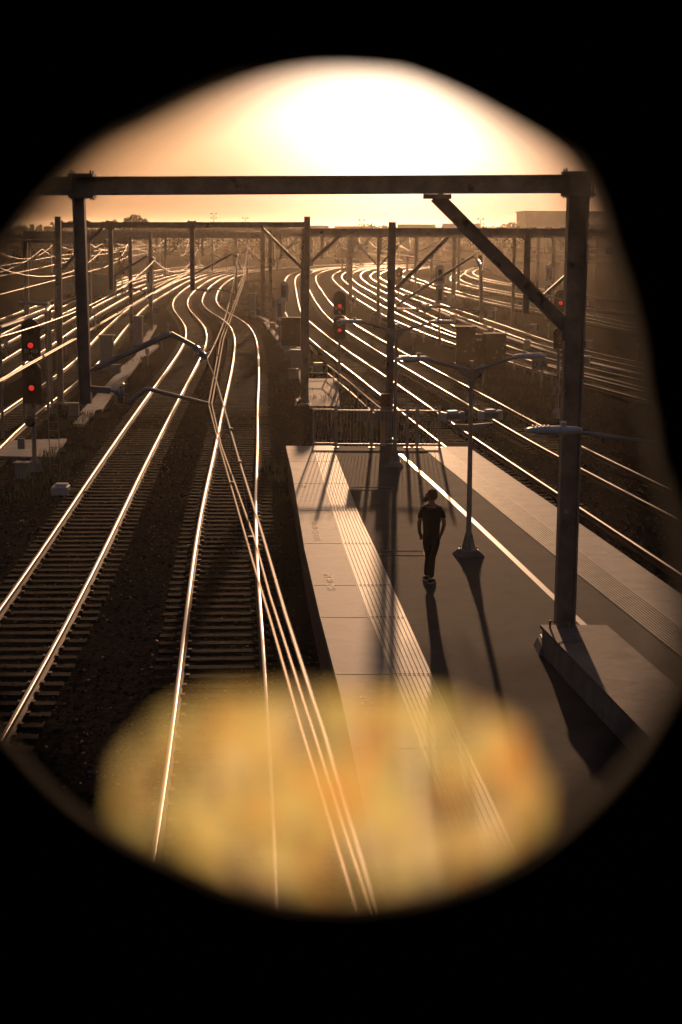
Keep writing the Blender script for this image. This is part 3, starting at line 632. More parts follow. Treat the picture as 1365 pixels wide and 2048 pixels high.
mb = MB(); insulators(mb, Q(222, 781, D1), Q(256, 790, D1), 1, .17); mb.build('insulator', porcelain, arm)
for (x, y, d_) in ((417, 812, (.035, .07, .09)), (423, 812, (.035, .07, .09)), (245, 792, (.05, .08, .24))): MB().box(Q(x, y, D1), d_).build('clip', dark_steel, arm)

# second portal, over the two tracks beyond the platform
D2 = 74.2
p2 = empty('overhead_line_portal', (0, 0, 0), 'second steel portal whose beam joins the left mast and the tall central mast', 'steel portal', 'steel portals carrying the overhead wires')
lc, rc = Q(122, 812, D2), Q(611, 812, D2)
column(p2, (lc.x, D2, -.28), Q(116, 433, D2), .25, .25); column(p2, (rc.x, D2, -.28), Q(615, 433, D2), .27, .27)
mb = MB(); mb.ibeam(Q(124, 450, D2), Q(609, 449.5, D2), .26, .25); mb.build('beam', dark_steel, p2)
mb = MB(); mb.ibeam(Q(524, 456, D2), Q(606, 538, D2), .2, .14, .016, .012); mb.build('brace', dark_steel, p2)
mb = MB(); mb.ibeam(Q(205, 456, D2), Q(124, 540, D2), .2, .14, .016, .012); mb.build('brace', dark_steel, p2)
for px in (385, 222):
    z0 = 4.95; x = Q(px, 500, D2).x; column(p2, (x, D2, z0), (x, D2, Q(px, 452, D2).z), .2, .2, False, name='drop_post')
    mb = MB(); clamp(mb, x, D2, Q(px, 450, D2).z - .15, Q(px, 450, D2).z + .15, .2); mb.build('clamp', dark_steel, p2)
cantilever(p2, Q(390, 548, D2), Q(466, 507, D2), Q(475, 513, D2), Q(390, 578, D2), Q(472, 588, D2), .05)
cantilever(p2, Q(228, 552, D2), Q(296, 512, D2), Q(309, 521, D2), Q(228, 580, D2), Q(306, 586, D2), .05)
# portal on the right, from the tall mast behind the fence
D3 = 61.8
p3 = empty('overhead_line_portal', (0, 0, 0), 'steel portal starting at the tall mast behind the fence, beam running off to the right', 'steel portal', 'steel portals carrying the overhead wires')
m3 = Q(778, 885, D3); column(p3, (m3.x, D3, -.28), Q(785, 444, D3), .27, .27)
mb = MB(); mb.ibeam(Q(786, 463, D3), Q(1600, 465, D3), .26, .26); mb.build('beam', dark_steel, p3)
x = Q(1055, 500, D3).x; column(p3, (x, D3, Q(1053, 628, D3).z), (x, D3, Q(1057, 470, D3).z), .23, .23, False, name='drop_post')
mb = MB(); clamp(mb, Q(1057, 460, D3).x, D3, Q(0, 463, D3).z - .16, Q(0, 463, D3).z + .16, .23); mb.build('clamp', dark_steel, p3)
mb = MB(); mb.ibeam(Q(897, 474, D3), Q(792, 578, D3), .18, .14, .016, .012); mb.build('brace', dark_steel, p3)
mb = MB(); mb.ibeam(Q(1078, 600, D3), Q(1140, 545, D3), .16, .12, .016, .012); mb.build('brace', dark_steel, p3)
cantilever(p3, Q(792, 612, D3), Q(948, 511, D3), Q(960, 530, D3), Q(795, 618, D3), Q(957, 622, D3), .05)
column(p3, Q(1600, 900, D3) * Vector((1, 1, 0)) if False else (Q(1590, 600, D3).x, D3, -.28), (Q(1590, 440, D3).x, D3, 8.2), .27, .27)
# portal between the central mast and the tall mast
D4 = 76.5
p4 = empty('overhead_line_portal', (0, 0, 0), 'steel portal whose beam runs between the two tall middle masts', 'steel portal', 'steel portals carrying the overhead wires')
column(p4, (Q(606, 800, D4).x, D4, -.28), Q(608, 457, D4), .22, .22)
mb = MB(); mb.ibeam(Q(608, 463, D4), Q(779, 463, D4), .25, .25); mb.build('beam', dark_steel, p4)
mb = MB(); mb.ibeam(Q(684, 468, D4), Q(618, 528, D4), .18, .16, .016, .012); mb.build('brace', dark_steel, p4)
column(p4, (Q(778, 800, D4).x, D4, -.28), Q(780, 462, D4), .2, .2)

def far_portal(D, masts, zb, hb, label, arms=(), braces=(), w=.32):
    p = empty('overhead_line_portal', (0, 0, 0), label, 'steel portal', 'steel portals carrying the overhead wires')
    for m in masts: column(p, (m, D, -.3), (m, D, zb + .35), w, w, foot=False)
    mb = MB(); mb.ibeam((min(masts), D, zb), (max(masts), D, zb), .3, hb, .04, .03); mb.build('beam', dark_steel, p)
    for x in arms:
        mb = MB(); mb.ibeam((x - 1.6, D, 5.1), (x - 1.6, D, zb), .2, .2, .03, .03, up=(1, 0, 0)); d = mb.build('drop_post', dark_steel, p)
        mb = MB(); mb.tube([(x - 1.6, D, 5.6), (x - .1, D, 6.6), (x, D, 6.3)], .05, 6); mb.tube([(x - 1.6, D, 5.3), (x - .8, D, 5.3), (x, D, 5.02)], .04, 6); mb.build('cantilever_arm', galv, d)
    for a, s in braces:
        mb = MB(); mb.bar((a, D, zb - 2.6), (a + s * 2.4, D, zb - .1), .14, .14); mb.build('brace', dark_steel, p)
    return p
X = track_at
far_portal(111, [-14.1, -13.0 - 14], 6.75, .22, 'left portal with slender lit mast standing by the pale cabinets', arms=[X(26, 111) + .3], w=.24)
far_portal(128, [X(1, 128) - 3.4, X(26, 128) - 4.5, X(27, 128) - 6], 6.9, .24, 'left portal directly behind the slender lit mast', w=.26)
far_portal(153, [-7.3, X(1, 153) - 8.7, X(27, 153) - 6], 7.05, .55, 'deep beamed left portal spanning all the left tracks', arms=[X(1, 153), X(2, 153)], braces=[(-7.3, -1)], w=.42)
far_portal(141, [-6.05, 3.05, X(22, 141) + 2.5, 20.5, 27.5], 7.15, .34, 'long right portal crossing the bend behind the tall signal', arms=[X(7, 141), X(9, 141), X(21, 141)], braces=[(-6.05, 1), (3.05, -1), (3.05, 1), (20.5, -1)], w=.27)
far_portal(178, [X(20, 178) - 1.9, X(7, 178) - 2.2, X(22, 178) + 2.6, 22.5, 33], 7.2, .36, 'right portal one span behind the long one', arms=[X(20, 178), X(21, 178)], braces=[(X(20, 178) - 1.9, 1), (X(20, 178) - 1.9, -1)], w=.4)
far_portal(205, [X(2, 205) + 3, X(1, 205) - 7, X(28, 205) - 3], 7.2, .4, 'hazy left portal beyond the deep beamed one', arms=[X(1, 205), X(2, 205), X(26, 205)], w=.3)
far_portal(222, [X(7, 222) - 2.6, X(22, 222) + 3, 15.5, 26, 37], 7.3, .4, 'hazy right portal near the middle of the bend', arms=[X(9, 222), X(21, 222), X(22, 222)], braces=[(15.5, 1), (15.5, -1)], w=.34)
far_portal(262, [X(28, 262) - 3, X(1, 262) - 7, X(2, 262) + 3, X(21, 262) - 1.5, 14, 27, 40], 7.4, .4, 'faint wide portal at the top of the bend', arms=[X(1, 262), X(2, 262), X(7, 262), X(20, 262), X(22, 262)], braces=[(14, 1), (27, -1)], w=.36)
far_portal(308, [-36, -24, -12, 0, 12, 29, 44], 7.5, .42, 'faintest portal line lost in the glare', arms=[-14, -8, -2, 6], braces=[(0, 1), (12, -1)], w=.38)
far_portal(360, [-45, -28, -12, 4, 24, 44], 7.6, .42, 'farthest portal, just below the horizon buildings', w=.4)
s1 = empty('signal_mast', (0, 0, 0), 'free standing grey mast right of the bend with insulators near its top', 'mast')
column(s1, (11.9, 141.5, -.3), (Q(962, 505, 141.5).x, 141.5, Q(0, 505, 141.5).z), .3, .3, foot=False)
mb = MB(); insulators(mb, (12.0, 141.2, 5.2), (12.0, 141.2, 6.0), 3, .2); mb.build('insulator', porcelain, s1)

# ------------------------------------------------------------------ overhead wires
def wire(name, label, paths, r, drop=None, group='overhead wires above the tracks'):
    t = empty('overhead_wire', (0, 0, 0), label, 'overhead wire', group)
    for nm, p, m in paths: MB().tube(p, r, 6).build(nm, m, t)
    for a, b in drop or ():
        near = r < .012; mb = MB(); mb.tube([a, b], .004 if near else .008, 4)
        mb.box(b, (.04, .05, .04) if near else (.05, .1, .06)); mb.box(a, (.03, .06, .04)); mb.build('dropper', cablem, t)
    return t
def sag(a, b, s, n=16):
    a, b = Vector(a), Vector(b); return [a.lerp(b, k / n) - Vector((0, 0, s * 4 * (k / n) * (1 - k / n))) for k in range(n + 1)]
# over track 2: a pair of contact wires and the catenary above them
c1p = [(.95, -6, 4.98), (.22, 5, 4.98), (-.03, 7.17, 4.98), (-.21, 8.74, 4.98), (-.5, 11.37, 4.98), (-.71, 13.22, 4.98), (-1.61, 21.33, 4.98), (-2.08, 25.7, 4.985)]
c2p = [(1.1, -6, 4.98), (.28, 5, 4.98), (.03, 7.13, 4.98), (-.15, 8.74, 4.98), (-.53, 12.09, 4.98), (-.77, 14.42, 4.98), (-1.54, 20.91, 4.98), (-2.03, 25.7, 4.985)]
m_p = [(1.0, -6, 5.6), (.13, 5, 5.5), (-.06, 6.91, 5.5), (-.32, 9.31, 5.5), (-.57, 11.79, 5.5), (-.96, 15.47, 5.51), (-1.78, 23.4, 5.56), (ms.x, ms.y, ms.z)]
wire('w', 'near contact wire pair and catenary wire crossing low over the track by the platform', [('contact_wire', c1p, copper), ('contact_wire', c2p, copper), ('catenary_wire', m_p, cablem)], .0105,
     [((-.96, 15.47, 5.51), (-.8, 14.42, 4.98)), ((-1.2, 17.9, 5.53), (-1.18, 17.6, 4.98))])
mB = Q(475, 513, D2)
pc = [(-2.08, 25.7, 4.985), (-3.0, 41, 5.0), (-4.55, 74, 5.02), (-5.6, 95, 5.02), (-6.95, 118, 5.05)]
pd = [(-2.03, 25.7, 4.985), (-2.93, 41, 5.0), (-4.48, 74, 5.02), (-5.52, 95, 5.02), (-6.87, 118, 5.05)]
ms2 = sag(ms, mB, .55, 20)
dr = []
for k in range(2, 19, 2):
    q = ms2[k]; dr.append((q, (lerp_tab([(a[0], a[1]) for a in pc], q.y), q.y, 5.0)))
wire('w', 'contact wire pair and catenary running from the nearest portal to the second portal', [('contact_wire', pc, copper), ('contact_wire', pd, copper), ('catenary_wire', ms2, cablem)], .0115, dr)
# over track 1
pa = [(X(1, y), y, 5.0) for y in (-6, 5, 14, 25.7, 41, 57, 74, 95, 118)]; pb = [(p[0] + .06, p[1], p[2]) for p in pa]
mq = Q(309, 521, D2); mm = sag((-5.6, 2, 5.9), (-5.95, 25.7, 5.85), .1, 8)[:-1] + sag((-5.95, 25.7, 5.85), mq, .45, 16)
dr = [(q, (X(1, q.y) + .03, q.y, 5.02)) for q in mm[9:24:2]]
wire('w', 'contact wire pair and catenary over the leftmost near track, rising to the left drop post', [('contact_wire', pa, copper), ('contact_wire', pb, copper), ('catenary_wire', mm, cablem)], .0115, dr)
TN = {1: 'leftmost near track', 2: 'track by the platform left edge', 7: 'track by the platform right edge', 9: 'second track right of the platform', 20: 'third bend track', 21: 'track behind the brown huts',
      22: 'fifth bend track', 23: 'long shallow yard track on the right', 24: 'siding with the tight loop', 26: 'first track left of the near pair', 27: 'second track left of the near pair', 28: 'track near the graffiti wall'}
def far_wires(k, sup, r=.016, z=5.05, first=None):
    con = []; cat = []; dr = []
    for i, (a, b) in enumerate(zip(sup, sup[1:])):
        A, B = Vector((X(k, a) + (.2 if i % 2 else -.2), a, 6.25)), Vector((X(k, b) + (-.2 if i % 2 else .2), b, 6.25))
        if i == 0 and first is not None: A = first
        s_ = sag(A, B, 1.0 if b - a > 40 else .7, 10); cat += s_ if not cat else s_[1:]
        con += [(X(k, a) + (A.x - X(k, a)), a, z)] if not con else []; con.append((B.x, b, z))
        for q in s_[2:9:2]: dr.append((q, (A.x + (B.x - A.x) * (q.y - a) / (b - a), q.y, z)))
    wire('w', f'hazy contact and catenary wires above the {TN[k]}', [('contact_wire', con, copper), ('catenary_wire', cat, cablem)], r, dr)
far_wires(1, [74.2, 118, 153, 205, 262, 308], first=mq); far_wires(2, [74.2, 118, 153, 205, 262, 308], first=mB)
far_wires(7, [141, 178, 222, 262, 308]); far_wires(9, [141, 178, 222, 262, 308]); far_wires(20, [141, 178, 222, 262, 308]); far_wires(21, [141, 178, 222, 262, 308])
far_wires(22, [141, 178, 222, 262, 308]); far_wires(23, [92, 141, 178, 222, 262, 308]); far_wires(24, [141, 178, 222, 262, 308]); far_wires(26, [64, 111, 153, 205, 262, 308], .01); far_wires(27, [64, 111, 153, 205, 262], .01); far_wires(28, [64, 111, 153, 205, 262], .01)
mess3 = Q(960, 530, D3)
wire('w', 'gold catenary wire from the bracket of the tall mast toward the right', [('catenary_wire', sag(mess3, Q(1500, 640, 30), .5), cablem), ('catenary_wire', sag(mess3, (X(22, 141), 141, 6.3), .9), cablem)], .014)

# ------------------------------------------------------------------ signals
def sig_head(parent, c, h, w, lit=None, back=False, two_dots=False):
    """a tall rounded target board with the lamp unit and hoods"""
    mb = MB(); r = w / 2; n = 12
    poly = [(c[0] - r, c[2] - h / 2), (c[0] + r, c[2] - h / 2)] + [(c[0] + r * math.cos(a), c[2] + h / 2 - r + r * math.sin(a)) for a in np.linspace(0, math.pi, n)]
    mb.prism(poly, c[1] - .015, c[1] + .015, 'y'); hd = mb.build('signal_head', sig_back if back else black_p, parent)
    if back:
        mb = MB(); mb.box((c[0], c[1] - .12, c[2] - .05), (w * .46, .2, h * .62)); mb.build('lamp_case', black_p, hd); return hd
    mb = MB(); ys_ = [c[2] + h * .22, c[2] - h * .12]
    for z in ys_:
        mb.tube([(c[0] + r * .55 * math.cos(a), c[1] - .03, z + r * .55 * math.sin(a)) for a in np.linspace(R(-10), R(190), 9)], .012, 5)
        mb.lathe([(r * .5, 0), (r * .52, .12), (r * .46, .12), (r * .44, .01)], (c[0], c[1] - .02, z), 12, Matrix.Rotation(R(90), 3, 'X'))
    mb.build('hood', black_p, hd)
    if not lit: return hd
    z = ys_[1]
    mb = MB(); mb.lathe([(.09, 0), (.082, .03), (.05, .045), (.001, .05)], (c[0], c[1] - .1, z), 14, Matrix.Rotation(R(90), 3, 'X')); mb.build('red_lamp', red_e, hd)
    return hd
def signal(name, x, y, zt, heads, label, text=None, pole=True, w=.62, back=False, zbase=-.3, lit=True):
    t = empty('railway_signal', (0, 0, 0), label, 'railway signal', 'railway signals in the yard')
    if pole:
        mb = MB(); mb.tube([(x, y + .1, zbase), (x, y + .1, zt - .2)], .075, 10); mb.build('pole', dark_steel, t)
        MB().lathe([(.3, 0), (.22, .35), (.1, .5)], (x, y + .1, zbase), 10).build('pole_foot', dark_steel, t)
    z = zt
    for h in heads: sig_head(t, (x, y, z - h / 2), h, w, lit, back); z -= h + .02
    if text:
        zz = zt - heads[0] + .24
        text_mesh(text, .17, white_p, 'number_plate', t, Matrix.Translation((x, y - .03, zz)) @ Matrix.Rotation(R(90), 4, 'X'), .004)
    return t
q = Q(61, 638, 53.6)
s463 = signal('s', q.x, 53.6, q.z, [1.36, 1.36], 'tall black left signal with two red lights, lettered SY463', 'SY463\n1L')
mb = MB()
lx = q.x + .45
for s in (-.0, .32): mb.tube([(lx + s + .05, 53.5, 2.2), (lx + s + .12, 53.4, -.2)], .014, 5)
for k in range(8): mb.tube([(lx + .06 + k * .008, 53.48, 2.0 - k * .28), (lx + .38 + k * .008, 53.48, 2.0 - k * .28)], .01, 5)
mb.build('ladder', galv, s463)
MB().box((q.x - .38, 53.5, .72), (.22, .16, .34)).build('trackside_case', cabinet_m, s463)
MB().lathe([(.16, 0), (.18, .05), (.1, .2)], (q.x - .05, 53.4, 1.45), 12, Matrix.Rotation(R(90), 3, 'X')).build('marker_lamp', black_p, s463)
q = Q(680, 582, 83.6)
signal('s', q.x, 83.6, q.z, [1.2, 1.2], 'black middle signal with two red lights, lettered SY461, beyond the fence', 'SY461\nIL')
q = Q(1122, 580, 80); signal('s', q.x, 80, q.z, [1.0], 'black right signal with one red light, half hidden by the big column')
q = Q(1120, 655, 70); t = signal('s', q.x, 70, q.z, [.9], 'unlit black signal box low beside the big column', w=.5, lit=False)
for (px, yt, D, hs, w_, lb) in ((569, 562, 131, [1.55], .62, 'pale grey signal back, upper of the pair left of the central mast'), (560, 597, 114, [1.5], .62, 'pale grey signal back, lower of the pair left of the central mast'),
                         (300, 537, 167, [1.7, 1.5], .75, 'pale grey signal back by the left tracks, near a bright glint'), (881, 530, 115, [1.3, 1.3], .6, 'tall pale grey signal back behind the right brown hut'), (1100, 530, 150, [1.5, 1.3], .7, 'faint pale signal back far right beside the hanging post')):
    q = Q(px, yt, D); signal('s', q.x, D, q.z, hs, lb, back=True, w=w_)
for (px, py, D, lb) in ((244, 517, 215, 'distant signal with two small red lights beyond the left drop post'), (453, 493, 300, 'distant signal with two small red lights above the near pair of tracks'), (799, 540, 190, 'distant signal with two orange red lights just right of the tall mast'), (378, 464, 330, 'far single red light beside the second portal drop post')):
    q = Q(px, py, D); signal('s', q.x, D, q.z + .3, [1.15, 1.15] if px != 378 else [1.1], lb, w=.75)

# ------------------------------------------------------------------ trackside things
def cabinet(name, px, py, D, w, h, d, m, label, cat, group=None, lid=True, rz=0):
    q = Q(px, py, D); t = empty(name, (q.x, D, -.3), label, cat, group, rz)
    b = MB().box((0, 0, h / 2), (w, d, h)).build('body', m, t, bevel=.012)
    if lid: MB().box((0, 0, h + .04), (w + .14, d + .14, .09)).build('lid', m, t, bevel=.01)
    mb = MB()
    for s in (-1, 1): mb.box((s * w * .25, -d / 2 - .01, h * .5), (w * .44, .02, h * .86))
    dr_ = mb.build('door', m, t)
    mb = MB(); mb.box((w * .05, -d / 2 - .03, h * .55), (.03, .03, .16)); mb.build('handle', galv, t)
    MB().box((0, 0, .03), (w + .2, d + .2, .1)).build('plinth', concrete, t)
    return t
GC = 'equipment cabinets beside the tracks'
cabinet('equipment_cabinet', 215, 740, 93.3, .72, 1.95, .6, cabinet_m, 'pale speckled cabinet nearest the drop post on the left', 'cabinet', GC)
cabinet('equipment_cabinet', 276, 690, 113.5, .7, 1.95, .6, cabinet_m, 'pale cabinet behind the sloping cantilever tube', 'cabinet', GC)
cabinet('equipment_cabinet', 504, 630, 153.9, .66, 1.95, .6, cabinet_m, 'pale grey cabinet beside the patch of green grass', 'cabinet', GC)
h1 = cabinet('relay_hut', 931, 727, 99.2, 1.12, 2.2, 1.0, hut_brown, 'left of the two rusty brown relay huts, streaked with paint', 'hut', 'brown relay huts')
h2 = cabinet('relay_hut', 989, 741, 94.3, 1.2, 2.1, 1.0, hut_brown, 'right of the two rusty brown relay huts, with scrawled graffiti', 'hut', 'brown relay huts')
q = Q(958, 684, 97.5); MB().box((0, 0, .9), (.9, .5, 1.8)).build('link_case', hut_brown, h1).location = (q.x - h1.location.x, -.1, 0)
text_mesh('BB 613', .2, white_p, 'stencilled_number', h1, Matrix.Translation((q.x - h1.location.x, -.36, 1.5)) @ Matrix.Rotation(R(90), 4, 'X'))
cabinet('relay_hut', 583, 695, 111.9, 1.25, 2.0, 1.1, hut_brown, 'dark brown hut between the grey signal backs and the central mast', 'hut', 'brown relay huts')
cabinet('equipment_cabinet', 593, 740, 93, .55, 1.2, .5, cabinet_m, 'small grey cabinet tagged with pale paint at the foot of the central mast', 'cabinet', GC)
pm = empty('point_machine', G(122, 988, -.2), 'small white box lying on the ballast left of the near track', 'point machine')
MB().box((0, 0, .12), (.5, .6, .26)).build('body', white_p, pm, bevel=.03); MB().box((.02, .1, .28), (.36, .34, .06)).build('lid', white_p, pm, bevel=.01)
MB().tube([(.25, 0, .1), (.9, .1, .04)], .03, 6).build('rod', rust, pm)
def slab(name, pts, z, label, m=concrete):
    g = [G(x, y, z) for x, y in pts]; mb = MB(); mb.prism([(p.x, p.y) for p in g], z - .2, z); o = mb.build(name, m); tag(o, label, 'concrete slab'); return o
slab('concrete_slab', [(0, 912), (108, 914), (134, 877), (30, 880), (-60, 905)], -.12, 'pale concrete slab behind the foot of the left signal')
slab('concrete_slab', [(160, 825), (205, 818), (255, 742), (240, 740)], -.12, 'narrow walkway slabs running between the left cabinet and the drop post')
slab('concrete_slab', [(232, 742), (255, 742), (318, 690), (300, 690)], -.12, 'narrow walkway slabs running on beyond the left cabinet')
slab('concrete_slab', [(619, 812), (680, 812), (676, 757), (617, 757)], -.1, 'square concrete slab right of the central mast foot')
slab('concrete_slab', [(672, 880), (790, 880), (730, 812), (640, 812)], -.14, 'worn concrete path leading to the fence', dirt)
# handrail beside track 7
hr = empty('hand_rail', (0, 0, 0), 'low pipe hand rail curving beside the track, right of the concrete slab', 'railing')
pts = [G(618, 730, .55), G(655, 730, .55), G(668, 740, .55), G(700, 765, .55), G(735, 795, .55), G(768, 822, .55)]
mb = MB(); mb.tube([p for p in pts], .03, 8); mb.tube([p - Vector((0, 0, .42)) for p in pts], .025, 6); mb.build('rail_pipe', galv, hr)
for p in pts + [pts[i].lerp(pts[i + 1], .5) for i in (2, 3, 4)]: MB().box((p.x, p.y, .12), (.07, .07, .86)).build('post', dark_steel, hr)
fr = empty('hand_rail', (0, 0, 0), 'low dark post and rail fence right of the brown huts', 'railing')
pts = [G(x, y, .3) for x, y in ((1010, 716), (1050, 728), (1085, 741), (1125, 756))]
mb = MB(); mb.tube(pts, .03, 6); mb.build('rail_pipe', dark_steel, fr)
for i in range(3):
    for u in (0, .5): p = pts[i].lerp(pts[i + 1], u); MB().box((p.x, p.y, 0), (.09, .09, .7)).build('post', dark_steel, fr)
lr = empty('hand_rail', (0, 0, 0), 'bent pipe hand rail catching the sun at the far left edge', 'railing')
pts = [Q(-40, 668, 60), Q(0, 655, 62), Q(45, 640, 66), Q(92, 622, 70), Q(100, 612, 72), Q(95, 608, 75), Q(40, 606, 78)]
mb = MB(); mb.tube(pts, .09, 8); mb.build('rail_pipe', galv, lr)
for i in range(6): p = pts[i]; MB().box((p.x, p.y, p.z / 2 - .15), (.1, .1, p.z + .3)).build('post', dark_steel, lr)
sg = empty('track_sign', G(593, 812, -.25), 'small white board glinting on the ballast left of the central mast foot', 'sign')
MB().box((0, 0, .14), (.07, .2, .28), Matrix.Rotation(R(25), 3, 'Y')).build('board', white_p, sg); MB().box((0, 0, .02), (.1, .1, .1)).build('stake', galv, sg)
q = G(1083, 745, .6)
sb = empty('number_sign', (q.x, q.y, -.3), 'dim number board reading 0/A on a post right of the huts', 'sign')
MB().box((0, 0, .6), (.05, .05, 1.3)).build('post', dark_steel, sb); MB().box((-.1, -.04, 1.3), (.8, .03, .6)).build('board', sign_bg, sb)
text_mesh('0 A', .5, black_p, 'sign_number', sb, Matrix.Translation((-.1, -.06, 1.28)) @ Matrix.Rotation(R(90), 4, 'X'))
cabn = empty('trackside_case', (lerp_tab(L_C, 52) - .1, 51.6, -.3), 'red brown trackside case behind the fence, near the lamp post', 'case')
MB().box((0, 0, 1.25), (.16, .16, 2.5)).build('body', dark_steel, cabn); MB().box((.06, 0, 2.7), (.3, .26, .4)).build('case_head', rust, cabn)

# cable troughs, boxes and posts dotted about the yard
ORD = ('nearest', 'second nearest', 'third nearest', 'fourth nearest', 'fifth nearest', 'sixth nearest')
rc2 = random.Random(21); proto_b = None
for (k, off, ys_) in ((2, 2.6, (88, 101, 117, 131, 149, 171)), (7, -2.4, (92, 104, 126, 150)), (21, 2.2, (98, 112, 126, 146, 166, 190)), (22, 2.4, (112, 131, 152, 184)), (23, 2.6, (118, 138, 160)), (26, 2.2, (52, 70, 90, 128, 156)), (24, 3, (150, 176))):
    for n_, y in enumerate(ys_):
        if proto_b is None:
            t = empty('trackside_box', (0, 0, -.25), None, 'box', 'small boxes beside the tracks'); MB().box((0, 0, .28), (.42, .34, .5)).build('body', cabinet_m, t); MB().box((0, 0, .56), (.5, .42, .05)).build('lid', cabinet_m, t); MB().box((0, 0, .02), (.5, .4, .06)).build('base', concrete, t); proto_b = t
        else: t = copy_tree(proto_b)
        t.location = (X(k, y) + off, y, -.25); t.rotation_euler.z = rc2.uniform(-.4, .4); t['label'] = f'{ORD[n_]} small grey lidded box beside the {TN[k]}'; t['group'] = f'small boxes beside the {TN[k]}'
proto_b = None
for (k, off, ys_) in ((1, -2.1, (95, 109, 122)), (9, 2.1, (85, 110, 135, 160)), (20, -1.9, (95, 118, 142, 170)), (22, 2.2, (102, 124, 148, 175)), (23, 2.3, (110, 130, 150, 180)), (24, 2.5, (140, 160, 185)), (27, 2.2, (66, 84, 105, 130)), (28, 2.2, (75, 100, 130))):
    for n_, y in enumerate(ys_):
        if proto_b is None:
            t = empty('marker_post', (0, 0, -.3), None, 'marker post', 'short posts beside the tracks'); MB().box((0, 0, .55), (.09, .09, 1.1)).build('post', galv, t); MB().box((0, -.06, 1.0), (.24, .02, .3)).build('plate', white_p, t); proto_b = t
        else: t = copy_tree(proto_b)
        t.location = (X(k, y) + off, y, -.3); t['label'] = f'{ORD[n_]} short white plated post beside the {TN[k]}'; t['group'] = f'short posts beside the {TN[k]}'
for (k, off, y0, y1) in ((2, 3.1, 84, 150), (7, -2.9, 96, 140), (21, 2.7, 90, 175), (26, 2.8, 66, 135), (23, 3.0, 95, 170)):
    mb = MB(); y = y0
    while y < y1: mb.bar((X(k, y) + off, y, -.2), (X(k, y + .96) + off, y + .96, -.2), .4, .22); y += 1.0
    tag(mb.build('cable_trough', concrete), f'row of concrete cable trough lids beside the {TN[k]}', 'cable trough', 'cable troughs')
# weeds: blades of grass in clumps
def grass(name, spots, label, hgt=.35, seed=1, m=grassm):
    r = random.Random(seed); mb = MB()
    for (x, y, z, rad, n) in spots:
        for _ in range(n):
            a, d = r.uniform(0, 6.28), rad * math.sqrt(r.random()); bx, by = x + d * math.cos(a), y + d * math.sin(a); h = hgt * r.uniform(.4, 1.2); ln = r.uniform(0, 6.28); t = h * r.uniform(.1, .6)
            wv = Vector((math.cos(ln + 1.57), math.sin(ln + 1.57), 0)) * .012; tip = Vector((bx + t * math.cos(ln), by + t * math.sin(ln), z + h)); b = Vector((bx, by, z - .02)); md = b.lerp(tip, .55) + Vector((0, 0, h * .12))
            mb.add([b - wv, b + wv, md + wv * .8, md - wv * .8, tip], [(0, 1, 2, 3), (3, 2, 4)])
    o = mb.build(name, m); tag(o, label, 'weeds', kind='stuff'); return o
sp = []
for (px, py, rad, n) in ((150, 850, .8, 90), (185, 835, .7, 90), (105, 930, .7, 160), (130, 915, .9, 160), (85, 965, .9, 160), (60, 985, 1.0, 120), (140, 905, .6, 80), (25, 1000, 1, 80), (700, 850, .5, 110), (685, 865, .6, 80), (735, 830, .6, 60), (560, 960, .4, 60), (565, 1000, .4, 40), (548, 940, .4, 40), (720, 790, .5, 50), (755, 860, .5, 60)):
    p = G(px, py, -.2); sp.append((p.x, p.y, -.22, rad, n))
grass('weeds', sp, 'tufts of weeds between the slabs and along the ballast')
sp = []
rg = random.Random(5)
for k, off in ((2, 2.4), (7, -3), (20, 2.2), (21, 3), (22, 3.4), (23, 3.4), (24, -3.5), (26, 2.4), (28, -3), (28, 3)):
    for _ in range(16): y = rg.uniform(75, 230); sp.append((X(k, y) + off + rg.uniform(-.8, .8), y, -.27, rg.uniform(.5, 1.3), 34))
for _ in range(60):
    px, py = rg.uniform(505, 530), rg.uniform(560, 625)
    p = G(px, py, -.25); sp.append((p.x, p.y, -.27, 1.4, 40))
for _ in range(110):
    px, py = rg.uniform(930, 1130), rg.uniform(585, 612); p = G(px, py + (px - 930) * .12, -.25); sp.append((p.x, p.y, -.27, 1.5, 30))
for _ in range(50):
    p = G(rg.uniform(960, 1110), rg.uniform(755, 850), -.25); sp.append((p.x, p.y, -.27, .7, 26))
grass('grass', sp, 'green grass patches in the yard', .42, 9)

